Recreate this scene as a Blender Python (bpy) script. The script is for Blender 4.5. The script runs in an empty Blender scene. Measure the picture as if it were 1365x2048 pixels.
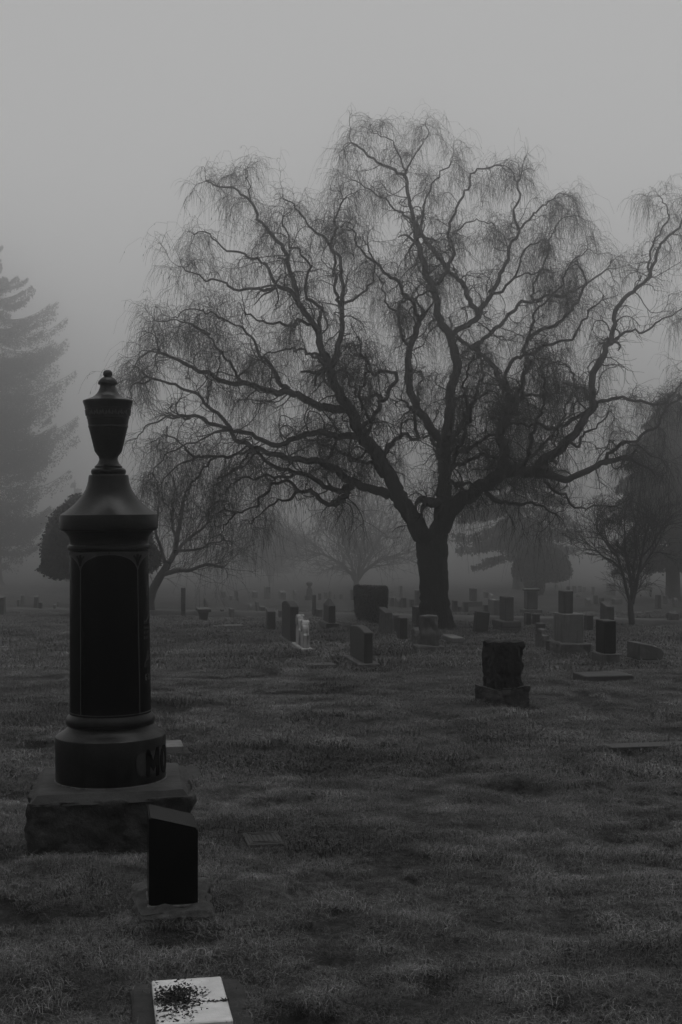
import bpy, bmesh, math, random
import numpy as np
from mathutils import Vector, Matrix

R = math.radians
rng = np.random.default_rng(7)
random.seed(7)
sc = bpy.context.scene
C = sc.collection

# ------------------------------------------------------------------ camera
F = 2600.0            # focal length of the photograph in its own pixels
EYE = 1.5
SLOPE = 0.042         # the lawn falls away from the viewer
cam_d = bpy.data.cameras.new('camera'); cam = bpy.data.objects.new('camera', cam_d); C.objects.link(cam)
cam_d.sensor_fit = 'VERTICAL'; cam_d.sensor_height = 36; cam_d.sensor_width = 24
cam_d.lens = F / 2048 * 36
cam_d.clip_start = 0.05; cam_d.clip_end = 3000
cam.location = (0, 0, EYE); cam.rotation_euler = (R(90) + math.atan(6 / F), 0, 0)
sc.camera = cam

# ------------------------------------------------------------------ sky (foggy overcast, monochrome) and sun
SUN_EL, SUN_AZ = R(82), R(20)
w = bpy.data.worlds.new('World'); sc.world = w; w.use_nodes = True
nt = w.node_tree; nt.nodes.clear()
sky = nt.nodes.new('ShaderNodeTexSky'); sky.sky_type = 'NISHITA'; sky.sun_disc = False
sky.sun_elevation = SUN_EL; sky.sun_rotation = SUN_AZ; sky.dust_density = 4.0; sky.air_density = 2.0
bw = nt.nodes.new('ShaderNodeRGBToBW')
bg = nt.nodes.new('ShaderNodeBackground'); bg.inputs['Strength'].default_value = 0.10
wo = nt.nodes.new('ShaderNodeOutputWorld')
nt.links.new(sky.outputs[0], bw.inputs[0]); nt.links.new(bw.outputs[0], bg.inputs['Color']); nt.links.new(bg.outputs[0], wo.inputs[0])
sun_d = bpy.data.lights.new('sun', 'SUN'); sun = bpy.data.objects.new('sun', sun_d); C.objects.link(sun)
sun_d.energy = 0.5; sun_d.angle = R(40); sun_d.color = (1, 1, 1)
sv = Vector((math.sin(SUN_AZ) * math.cos(SUN_EL), math.cos(SUN_AZ) * math.cos(SUN_EL), math.sin(SUN_EL)))
sun.rotation_euler = sv.to_track_quat('Z', 'Y').to_euler()
sc.view_settings.view_transform = 'Standard'; sc.view_settings.look = 'None'
sc.view_settings.exposure = 0.0; sc.view_settings.gamma = 1.0
sc.cycles.max_bounces = 8; sc.cycles.diffuse_bounces = 2; sc.cycles.glossy_bounces = 2
sc.cycles.volume_bounces = 5; sc.cycles.transparent_max_bounces = 8
HAZE_DENSITY, HAZE_COLOR, HAZE_G = 0.0098, 1.0, 0.945

# ------------------------------------------------------------------ helpers
def tag(o, label=None, cat=None, group=None, kind=None):
    if label: o['label'] = label
    if cat: o['category'] = cat
    if group: o['group'] = group
    if kind: o['kind'] = kind
    return o
def empty(name, loc=(0, 0, 0), rz=0):
    o = bpy.data.objects.new(name, None); C.objects.link(o); o.location = loc; o.rotation_euler = (0, 0, rz)
    o.empty_display_size = 0.1
    return o
def link(name, me, mat=None, parent=None):
    o = bpy.data.objects.new(name, me); C.objects.link(o)
    if mat is not None:
        me.materials.clear(); me.materials.append(mat)
    if parent is not None: o.parent = parent
    return o
def mesh_np(name, V, faces, smooth=True):
    """V (n,3); faces: list of int arrays (m,k)"""
    me = bpy.data.meshes.new(name)
    V = np.asarray(V, dtype=np.float32); faces = [np.asarray(f, dtype=np.int32) for f in faces if len(f)]
    me.vertices.add(len(V)); me.vertices.foreach_set('co', V.ravel())
    li = np.concatenate([f.ravel() for f in faces])
    tot = np.concatenate([np.full(len(f), f.shape[1], np.int32) for f in faces])
    st = np.concatenate([[0], np.cumsum(tot)[:-1]]).astype(np.int32)
    me.loops.add(len(li)); me.loops.foreach_set('vertex_index', li)
    me.polygons.add(len(tot)); me.polygons.foreach_set('loop_start', st)
    me.polygons.foreach_set('use_smooth', np.full(len(tot), smooth))
    me.update(calc_edges=True)
    return me
def mesh_bm(name, bm, smooth=False):
    me = bpy.data.meshes.new(name); bm.normal_update(); bm.to_mesh(me); bm.free()
    if smooth:
        for p in me.polygons: p.use_smooth = True
    return me
def px(x, y, d):           # a point of the photograph at distance d
    return np.array([(x - 682.5) / F * d, d, EYE - (y - 1030.0) / F * d])

_lat = np.random.default_rng(3).random((64, 64, 64)).astype(np.float32)
def vnoise(p):             # value noise, p (...,3) -> 0..1
    p = np.asarray(p, dtype=np.float64); i = np.floor(p).astype(int); f = p - i; f = f * f * (3 - 2 * f)
    i = i % 64; j = (i + 1) % 64
    x0, y0, z0 = i[..., 0], i[..., 1], i[..., 2]; x1, y1, z1 = j[..., 0], j[..., 1], j[..., 2]
    fx, fy, fz = f[..., 0], f[..., 1], f[..., 2]
    def l(a, b, t): return a + (b - a) * t
    return l(l(l(_lat[x0, y0, z0], _lat[x1, y0, z0], fx), l(_lat[x0, y1, z0], _lat[x1, y1, z0], fx), fy),
             l(l(_lat[x0, y0, z1], _lat[x1, y0, z1], fx), l(_lat[x0, y1, z1], _lat[x1, y1, z1], fx), fy), fz)
def n2(x, y, s, seed=0.0):
    x = np.asarray(x, float); y = np.asarray(y, float)
    return vnoise(np.stack([x / s + 11.3 + seed, y / s + 5.7, np.zeros_like(x) + 3.5 + seed], -1))
def base_z(y):
    y = np.asarray(y, float)
    far = np.clip((y - 130.0) / 120.0, 0, 1)
    return np.where(y < 0, SLOPE * 30 * (1 - np.exp(np.minimum(y, 0) / 30)), np.where(y < 130, -SLOPE * y, -SLOPE * 130 - SLOPE * 120 * (far - 0.5 * far ** 2)))
def hollow(x, y):           # dips between the tussocks
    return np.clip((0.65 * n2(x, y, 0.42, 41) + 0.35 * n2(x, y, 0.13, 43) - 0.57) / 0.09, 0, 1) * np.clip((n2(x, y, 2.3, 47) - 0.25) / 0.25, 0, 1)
def gz(x, y):
    x = np.asarray(x, float); y = np.asarray(y, float)
    lump = 0.13 * (n2(x, y, 3.1) - 0.5) + 0.10 * (n2(x, y, 0.95, 4) - 0.5) + 0.07 * (n2(x, y, 0.34, 9) - 0.5) - 0.06 * hollow(x, y) + 0.03 * (n2(x, y, 0.16, 13) - 0.5)
    return base_z(y) + lump
def gpt(x, y):             # photograph pixel of a spot on the lawn -> place on the lawn
    d = EYE * F / (y - (1030 + F * SLOPE)); X = (x - 682.5) / F * d
    return np.array([X, d, -SLOPE * d])
GRID = R(10.2)             # the rows of graves stand turned by this much

# ------------------------------------------------------------------ materials (monochrome photograph: neutral greys)
MATS = {}
def mat(name, col, rough=0.8, spec=0.3, var=0.35, scale=6.0, bump=0.3, bscale=60.0, streak=0.0, aniso=None, dist=0.004, speck=0.0):
    if name in MATS: return MATS[name]
    m = bpy.data.materials.new(name); m.use_nodes = True; t = m.node_tree; N = t.nodes; L = t.links
    b = N['Principled BSDF']; b.inputs['Roughness'].default_value = rough; b.inputs['Specular IOR Level'].default_value = spec
    tc = N.new('ShaderNodeTexCoord'); oi = N.new('ShaderNodeObjectInfo')
    add = N.new('ShaderNodeVectorMath'); add.operation = 'ADD'
    L.new(tc.outputs['Object'], add.inputs[0])
    sclr = N.new('ShaderNodeVectorMath'); sclr.operation = 'SCALE'; sclr.inputs['Scale'].default_value = 1.0
    L.new(oi.outputs['Location'], sclr.inputs[0]); L.new(sclr.outputs[0], add.inputs[1])
    n1 = N.new('ShaderNodeTexNoise'); n1.inputs['Scale'].default_value = scale; n1.inputs['Detail'].default_value = 6; n1.inputs['Roughness'].default_value = 0.65
    mp = N.new('ShaderNodeMapping')
    if aniso: mp.inputs['Scale'].default_value = aniso
    L.new(add.outputs[0], mp.inputs['Vector']); L.new(mp.outputs[0], n1.inputs['Vector'])
    ramp = N.new('ShaderNodeMapRange'); ramp.inputs['From Min'].default_value = 0.3; ramp.inputs['From Max'].default_value = 0.7
    ramp.inputs['To Min'].default_value = col * (1 - var); ramp.inputs['To Max'].default_value = col * (1 + var)
    L.new(n1.outputs['Fac'], ramp.inputs['Value'])
    last = ramp.outputs[0]
    if streak > 0:
        mp2 = N.new('ShaderNodeMapping'); mp2.inputs['Scale'].default_value = (9, 9, 0.9)
        n3 = N.new('ShaderNodeTexNoise'); n3.inputs['Scale'].default_value = 2.2; n3.inputs['Detail'].default_value = 5
        L.new(add.outputs[0], mp2.inputs['Vector']); L.new(mp2.outputs[0], n3.inputs['Vector'])
        r2 = N.new('ShaderNodeMapRange'); r2.inputs['From Min'].default_value = 0.5; r2.inputs['From Max'].default_value = 0.66
        r2.inputs['To Min'].default_value = 1.0; r2.inputs['To Max'].default_value = 1 - streak
        L.new(n3.outputs['Fac'], r2.inputs['Value'])
        mu = N.new('ShaderNodeMath'); mu.operation = 'MULTIPLY'; L.new(last, mu.inputs[0]); L.new(r2.outputs[0], mu.inputs[1]); last = mu.outputs[0]
    if speck > 0:
        n4 = N.new('ShaderNodeTexNoise'); n4.inputs['Scale'].default_value = 180; n4.inputs['Detail'].default_value = 2
        L.new(add.outputs[0], n4.inputs['Vector'])
        r3 = N.new('ShaderNodeMapRange'); r3.inputs['From Min'].default_value = 0.35; r3.inputs['From Max'].default_value = 0.65
        r3.inputs['To Min'].default_value = 1 - speck; r3.inputs['To Max'].default_value = 1 + speck
        L.new(n4.outputs['Fac'], r3.inputs['Value'])
        mu = N.new('ShaderNodeMath'); mu.operation = 'MULTIPLY'; L.new(last, mu.inputs[0]); L.new(r3.outputs[0], mu.inputs[1]); last = mu.outputs[0]
    cb = N.new('ShaderNodeCombineColor')
    for k in range(3): L.new(last, cb.inputs[k])
    L.new(cb.outputs[0], b.inputs['Base Color'])
    if bump > 0:
        nb = N.new('ShaderNodeTexNoise'); nb.inputs['Scale'].default_value = bscale; nb.inputs['Detail'].default_value = 5
        L.new(mp.outputs[0], nb.inputs['Vector'])
        bp = N.new('ShaderNodeBump'); bp.inputs['Strength'].default_value = bump; bp.inputs['Distance'].default_value = dist
        L.new(nb.outputs['Fac'], bp.inputs['Height']); L.new(bp.outputs[0], b.inputs['Normal'])
    MATS[name] = m
    return m
M_BLACK = mat('polished black granite', 0.003, 0.25, 0.07, 0.3, 4, 0.02, 200)
M_BLACKM = mat('weathered black granite', 0.0085, 0.32, 0.14, 0.7, 11, 0.25, 70, streak=0.5, speck=0.5)
M_HONED = mat('pale honed lettering field', 0.045, 0.7, 0.3, 0.3, 30, 0.3, 200)
M_ROUGH = mat('rough grey plinth granite', 0.024, 0.85, 0.25, 0.55, 5, 0.7, 45, dist=0.012, speck=0.5)
M_DARK = mat('dark granite', 0.022, 0.6, 0.35, 0.4, 5, 0.25, 70, streak=0.3, speck=0.25)
M_MID = mat('grey granite', 0.06, 0.75, 0.3, 0.4, 4, 0.3, 60, streak=0.45, speck=0.3)
M_LIGHT = mat('pale granite', 0.11, 0.8, 0.3, 0.35, 4, 0.3, 60, streak=0.5, speck=0.25)
M_CONC = mat('weathered concrete', 0.10, 0.9, 0.2, 0.5, 5, 0.5, 50, speck=0.3)
M_CONCD = mat('damp mossy concrete', 0.024, 0.9, 0.2, 0.6, 7, 0.6, 40, speck=0.3)
M_MARBLE = mat('stained white marble', 0.30, 0.7, 0.3, 0.18, 5, 0.2, 70, streak=0.85)
M_WMARK = mat('white marble slab', 0.40, 0.75, 0.3, 0.28, 8, 0.25, 90)
M_BRONZE = mat('tarnished bronze', 0.03, 0.8, 0.2, 0.4, 12, 0.2, 120)
M_BARK = mat('willow bark', 0.019, 0.95, 0.1, 0.5, 5, 1.0, 14, aniso=(3.5, 3.5, 0.6), dist=0.05)
M_LIMB = mat('willow limb bark', 0.016, 0.95, 0.1, 0.4, 5, 0.8, 20, dist=0.02)
M_TWIG = mat('thin dark twigs', 0.018, 0.95, 0.1, 0.3, 3, 0)
M_BARK2 = mat('grey tree bark', 0.035, 0.95, 0.1, 0.4, 4, 0.8, 14, aniso=(3, 3, 0.6), dist=0.03)
M_NEEDLE = mat('conifer needles', 0.03, 0.9, 0.1, 0.5, 2, 0)
M_LEAF = mat('clipped evergreen leaves', 0.022, 0.85, 0.2, 0.6, 8, 0)
M_PATH = mat('worn gravel lane', 0.055, 0.95, 0.1, 0.4, 1.5, 0.4, 30)

# grass materials -------------------------------------------------
def grass_mat():
    m = bpy.data.materials.new('winter lawn'); m.use_nodes = True; t = m.node_tree; N = t.nodes; L = t.links
    b = N['Principled BSDF']; b.inputs['Roughness'].default_value = 0.95; b.inputs['Specular IOR Level'].default_value = 0.1
    g = N.new('ShaderNodeNewGeometry')
    def noise(s, d=5):
        n = N.new('ShaderNodeTexNoise'); n.inputs['Scale'].default_value = s; n.inputs['Detail'].default_value = d; n.inputs['Roughness'].default_value = 0.65
        L.new(g.outputs['Position'], n.inputs['Vector']); return n.outputs['Fac']
    def mr(v, a, b_, c, d):
        q = N.new('ShaderNodeMapRange'); q.inputs[1].default_value = a; q.inputs[2].default_value = b_; q.inputs[3].default_value = c; q.inputs[4].default_value = d
        L.new(v, q.inputs[0]); return q.outputs[0]
    def mul(a, b_):
        q = N.new('ShaderNodeMath'); q.operation = 'MULTIPLY'; L.new(a, q.inputs[0]); L.new(b_, q.inputs[1]); return q.outputs[0]
    c = mul(mul(mr(noise(0.55), 0.38, 0.62, 0.45, 1.3), mr(noise(2.6), 0.36, 0.64, 0.4, 1.35)), mr(noise(14), 0.3, 0.7, 0.4 * 0.062 * 0.75, 1.5 * 0.062 * 0.75))
    cb = N.new('ShaderNodeCombineColor')
    for k in range(3): L.new(c, cb.inputs[k])
    L.new(cb.outputs[0], b.inputs['Base Color'])
    bp = N.new('ShaderNodeBump'); bp.inputs['Strength'].default_value = 1.0; bp.inputs['Distance'].default_value = 0.06
    L.new(noise(22, 6), bp.inputs['Height']); L.new(bp.outputs[0], b.inputs['Normal'])
    return m
M_GROUND = grass_mat()
def blade_mat():
    m = bpy.data.materials.new('grass blades'); m.use_nodes = True; t = m.node_tree; N = t.nodes; L = t.links
    b = N['Principled BSDF']; b.inputs['Roughness'].default_value = 0.6; b.inputs['Specular IOR Level'].default_value = 0.3
    a = N.new('ShaderNodeAttribute'); a.attribute_type = 'INSTANCER'; a.attribute_name = 'tone'
    v = N.new('ShaderNodeAttribute'); v.attribute_type = 'GEOMETRY'; v.attribute_name = 'blade'
    q = N.new('ShaderNodeMath'); q.operation = 'MULTIPLY'; L.new(a.outputs['Fac'], q.inputs[0]); L.new(v.outputs['Fac'], q.inputs[1])
    cb = N.new('ShaderNodeCombineColor')
    for k in range(3): L.new(q.outputs[0], cb.inputs[k])
    L.new(cb.outputs[0], b.inputs['Base Color'])
    return m
M_BLADE = blade_mat()

# ------------------------------------------------------------------ ground: one polar sheet, fine near the viewer
def build_ground():
    rad = np.concatenate([[0.0], np.geomspace(0.6, 3.2, 14), np.geomspace(3.3, 60, 330), np.geomspace(62, 900, 60)])
    fine = np.linspace(R(-24), R(24), 240); coarse = np.linspace(R(24), R(336), 60)[1:-1]
    ang = np.concatenate([fine, coarse])
    A, Q = np.meshgrid(ang, rad[1:])
    X = np.sin(A) * Q; Y = np.cos(A) * Q
    Z = gz(X, Y)
    nR, nA = X.shape
    V = np.concatenate([[[0, 0, float(gz(0, 0))]], np.stack([X, Y, Z], -1).reshape(-1, 3)])
    idx = 1 + np.arange(nR * nA).reshape(nR, nA); nx = np.roll(idx, -1, 1)
    quads = np.stack([idx[:-1], nx[:-1], nx[1:], idx[1:]], -1).reshape(-1, 4)[:, ::-1]
    tri = np.stack([np.zeros(nA, int), nx[0], idx[0]], -1)[:, ::-1]
    me = mesh_np('ground', V, [quads, tri[:, ::-1] * 1])
    o = link('ground', me, M_GROUND); tag(o, kind='structure')
    bm = bmesh.new(); bm.from_mesh(me); bmesh.ops.recalc_face_normals(bm, faces=bm.faces)
    if sum(f.normal.z for f in bm.faces) < 0: bmesh.ops.reverse_faces(bm, faces=bm.faces)
    bm.to_mesh(me); bm.free()
build_ground()

# the lane crossing behind the graves
LA, LB = gpt(-60, 1223)[:2], gpt(1420, 1250)[:2]
def lane():
    n = 120; dirv = (LB - LA) / np.linalg.norm(LB - LA); nor = np.array([-dirv[1], dirv[0]])
    if nor[1] < 0: nor = -nor
    V, Fc = [], []
    for i in range(n + 1):
        t = i / n * 1.5 - 0.25; p = LA + (LB - LA) * t + nor * 0.5 * math.sin(t * 5)
        for k, off in enumerate((-0.1, 0.0, 1.0, 2.0, 2.1)):
            q = p + nor * off; z = float(base_z(q[1])) + (0.075 if k in (0, 4) else 0.1)
            if k in (0, 4): z -= 0.12
            V.append((q[0], q[1], z))
    for i in range(n):
        for k in range(4):
            a = i * 5 + k; Fc.append((a, a + 1, a + 6, a + 5))
    me = mesh_np('lane', V, [np.array(Fc)])
    o = link('lane', me, M_PATH); tag(o, kind='structure')
lane()

# ------------------------------------------------------------------ shapes for stones
def bevel_bm(bm, off, seg=1):
    if off > 0:
        bmesh.ops.bevel(bm, geom=[e for e in bm.edges if len(e.link_faces) == 2 and e.calc_face_angle(0) > 0.5], offset=off, segments=seg, affect='EDGES', clamp_overlap=True)
def prism(prof, t, bev=0.01):
    """profile (u, z) in the Y-Z plane, extruded along X by t"""
    bm = bmesh.new()
    a = [bm.verts.new((-t / 2, u, z)) for u, z in prof]; b = [bm.verts.new((t / 2, u, z)) for u, z in prof]
    n = len(prof)
    bm.faces.new(a); bm.faces.new(b[::-1])
    for i in range(n): bm.faces.new((a[i], b[i], b[(i + 1) % n], a[(i + 1) % n]))
    bmesh.ops.recalc_face_normals(bm, faces=bm.faces)
    bevel_bm(bm, bev)
    return bm
def box_bm(sx, sy, sz, z0=0, bev=0.01, cx=0, cy=0, taper=1.0):
    bm = bmesh.new(); r = bmesh.ops.create_cube(bm, size=1)
    for v in bm.verts:
        k = taper if v.co.z > 0 else 1.0
        v.co = Vector((cx + v.co.x * sx * k, cy + v.co.y * sy * k, z0 + (v.co.z + 0.5) * sz))
    bevel_bm(bm, bev)
    return bm
def roughen(bm, amp, scale, cuts=10, seed=0, keep_z0=True, maxe=0.05):
    bmesh.ops.triangulate(bm, faces=bm.faces)
    for _ in range(7):
        es = [e for e in bm.edges if e.calc_length() > maxe]
        if not es or len(bm.verts) > 6000: break
        bmesh.ops.subdivide_edges(bm, edges=es, cuts=1)
        bmesh.ops.triangulate(bm, faces=[f for f in bm.faces if len(f.verts) > 3])
    bm.normal_update()
    co = np.array([v.co[:] for v in bm.verts]); no = np.array([v.normal[:] for v in bm.verts])
    d = (vnoise(co * scale + seed * 7.3) - 0.5) * 2 * amp + (vnoise(co * scale * 2.7 + seed * 3.1 + 9) - 0.5) * amp
    co = co + no * d[:, None]
    for v, c in zip(bm.verts, co): v.co = c
    return bm
def top_profile(kind, w, h):
    a = w / 2
    if kind == 'flat': return [(-a, 0), (a, 0), (a, h), (-a, h)]
    if kind == 'round':
        rise = min(0.5 * w, 0.45 * h); return [(-a, 0), (a, 0)] + [(a * math.cos(t), h - rise + rise * math.sin(t)) for t in np.linspace(0, math.pi, 13)]
    if kind == 'serp':
        s = 0.10 * h; return [(-a, 0), (a, 0), (a, h - s)] + [(a * math.cos(t), h - s + s * (math.sin(t) ** 2)) for t in np.linspace(0.25, math.pi - 0.25, 13)] + [(-a, h - s)]
    if kind == 'peak': return [(-a, 0), (a, 0), (a, 0.86 * h), (0, h), (-a, 0.86 * h)]
    if kind == 'shoulder': return [(-a, 0), (a, 0), (a, 0.78 * h), (0.55 * a, 0.80 * h), (0.4 * a, h), (-0.4 * a, h), (-0.55 * a, 0.8 * h), (-a, 0.78 * h)]
    if kind == 'tilt': return [(-a, 0), (a, 0), (a, h), (-a, 0.9 * h)]
    raise KeyError(kind)
X_AX = np.array([math.cos(GRID), math.sin(GRID), 0]); Y_AX = np.array([-math.sin(GRID), math.cos(GRID), 0])
EXCL = []                 # footprints the grass keeps clear of: centre, half sizes, turn
def settle(c, rz=GRID):
    return (float(c[0]), float(c[1]), float(gz(c[0], c[1])))
def stone(name, label, x0, x1, yt, yb, m, kind='flat', frac=0.4, base=None, bm_=None, cat='headstone', group=None, lean=(0, 0), rough=0, cap=None, bev=0.012, wmax=1.3, tmin=0.1):
    """a grave stone from the photograph: x0..x1, top, foot; frac = share of its width taken by its long left side"""
    d = EYE * F / (yb - (1030 + F * SLOPE)); app = (x1 - x0) * d / F
    phi = math.atan(((x0 + x1) / 2 - 682.5) / F) + GRID
    t = max(tmin, (1 - frac) * app); wl = min(wmax, max(0.25, frac * app / max(0.06, math.sin(phi))))
    hb = base[1] * d / F if base else 0
    hd = (yb - yt) * d / F - hb
    eb = base[0] * d / F if base else 0
    tpx = t / d * F
    front = gpt(x1 - tpx / 2, yb)
    c = front + Y_AX * (wl / 2 + eb)
    z0 = -SLOPE * c[1]
    e = empty(name, (float(c[0]), float(c[1]), z0 + SLOPE * (c[1] - d)), GRID)
    e.rotation_euler = (lean[0], lean[1], GRID)
    SINK = 0.12
    if base:
        b = box_bm(t + 2 * eb, wl + 2 * eb, hb + SINK, -SINK, 0.012)
        if rough: roughen(b, 0.012, 9, seed=x0)
        link('base', mesh_bm('base', b), bm_ or m, e)
    prof = top_profile(kind, wl, hd + (0 if base else SINK))
    bmd = prism(prof, t, bev)
    dz = hb if base else -SINK
    for v in bmd.verts: v.co.z += dz
    if cap == 'hip':
        for v in bmd.verts:
            if v.co.z > hb + hd - 0.03: v.co.z -= 0.06 * min(1, (abs(v.co.y) / (wl / 2)))
    if rough: roughen(bmd, rough, 7, seed=x1)
    link('die', mesh_bm('die', bmd), m, e)
    EXCL.append((c[0], c[1], t / 2 + eb, wl / 2 + eb, GRID))
    return tag(e, label, cat, group)

# ------------------------------------------------------------------ the urn monument in front
def lathe(prof, seg=72, smooth=True):
    """prof: list of (r, z) bottom to top"""
    prof = np.array(prof, float); n = len(prof); a = np.linspace(0, 2 * math.pi, seg, endpoint=False)
    V = np.stack([prof[:, None, 0] * np.cos(a), prof[:, None, 0] * np.sin(a), np.repeat(prof[:, 1:2], seg, 1)], -1).reshape(-1, 3)
    i = np.arange(n * seg).reshape(n, seg); j = np.roll(i, -1, 1)
    q = np.stack([i[:-1], j[:-1], j[1:], i[1:]], -1).reshape(-1, 4)
    V = np.concatenate([V, [[0, 0, prof[0, 1]], [0, 0, prof[-1, 1]]]]); k = n * seg
    t = np.concatenate([np.stack([j[0], i[0], np.full(seg, k)], -1), np.stack([i[-1], j[-1], np.full(seg, k + 1)], -1)])
    return V, [q, t]
def smooth_by_angle(me, ang=0.6):
    bm = bmesh.new(); bm.from_mesh(me)
    for e in bm.edges:
        e.smooth = not (len(e.link_faces) == 2 and e.calc_face_angle(0) > ang)
    for f in bm.faces: f.smooth = True
    bm.to_mesh(me); bm.free(); return me
def ribbon(pts, wd, Rf, lift=0.003, name='line', sub=0.02):
    """a flat raised band on a turned surface: pts = (angle, z) path, wd = width, Rf(z) = radius; angle 0 looks along -Y, positive to +X"""
    P = []
    for (a0, z0), (a1, z1) in zip(pts[:-1], pts[1:]):
        n = max(1, int(max(abs(a1 - a0) * 0.25, abs(z1 - z0)) / sub)); n = min(n, 40)
        for i in range(n): P.append((a0 + (a1 - a0) * i / n, z0 + (z1 - z0) * i / n))
    P.append(pts[-1]); P = np.array(P, float)
    U = np.stack([P[:, 0] * np.array([Rf(z) for z in P[:, 1]]), P[:, 1]], -1)
    T = np.gradient(U, axis=0); T /= np.linalg.norm(T, axis=1)[:, None] + 1e-9; Nn = np.stack([-T[:, 1], T[:, 0]], -1)
    V = []
    for (a, z), nn in zip(P, Nn):
        for s, lf in ((-1, -0.002), (-1, lift), (1, lift), (1, -0.002)):
            rz_ = Rf(z); aa = a + s * nn[0] * wd / 2 / rz_; zz = z + s * nn[1] * wd / 2; r = Rf(zz) + lf
            V.append((r * math.sin(aa), -r * math.cos(aa), zz))
    n = len(P); Fq = []
    for i in range(n - 1):
        for k in range(3): Fq.append((i * 4 + k, i * 4 + k + 1, i * 4 + k + 5, i * 4 + k + 4))
    Fq += [(0, 1, 2, 3), (n * 4 - 1, n * 4 - 2, n * 4 - 3, n * 4 - 4)]
    return mesh_np(name, V, [np.array(Fq)], smooth=False)
def patch(a0, a1, zlo, zhi, Rf, lift=0.0015, na=30, nz=8, name='field'):
    V, Fq = [], []
    for i in range(na + 1):
        a = a0 + (a1 - a0) * i / na; lo, hi = zlo(a), zhi(a)
        for k in range(nz + 1):
            z = lo + (hi - lo) * k / nz; r = Rf(z) + (lift if 0 < i < na and 0 < k < nz else -0.001)
            V.append((r * math.sin(a), -r * math.cos(a), z))
    for i in range(na):
        for k in range(nz):
            q = i * (nz + 1) + k; Fq.append((q, q + nz + 1, q + nz + 2, q + 1))
    return mesh_np(name, V, [np.array(Fq)], smooth=False)

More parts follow.
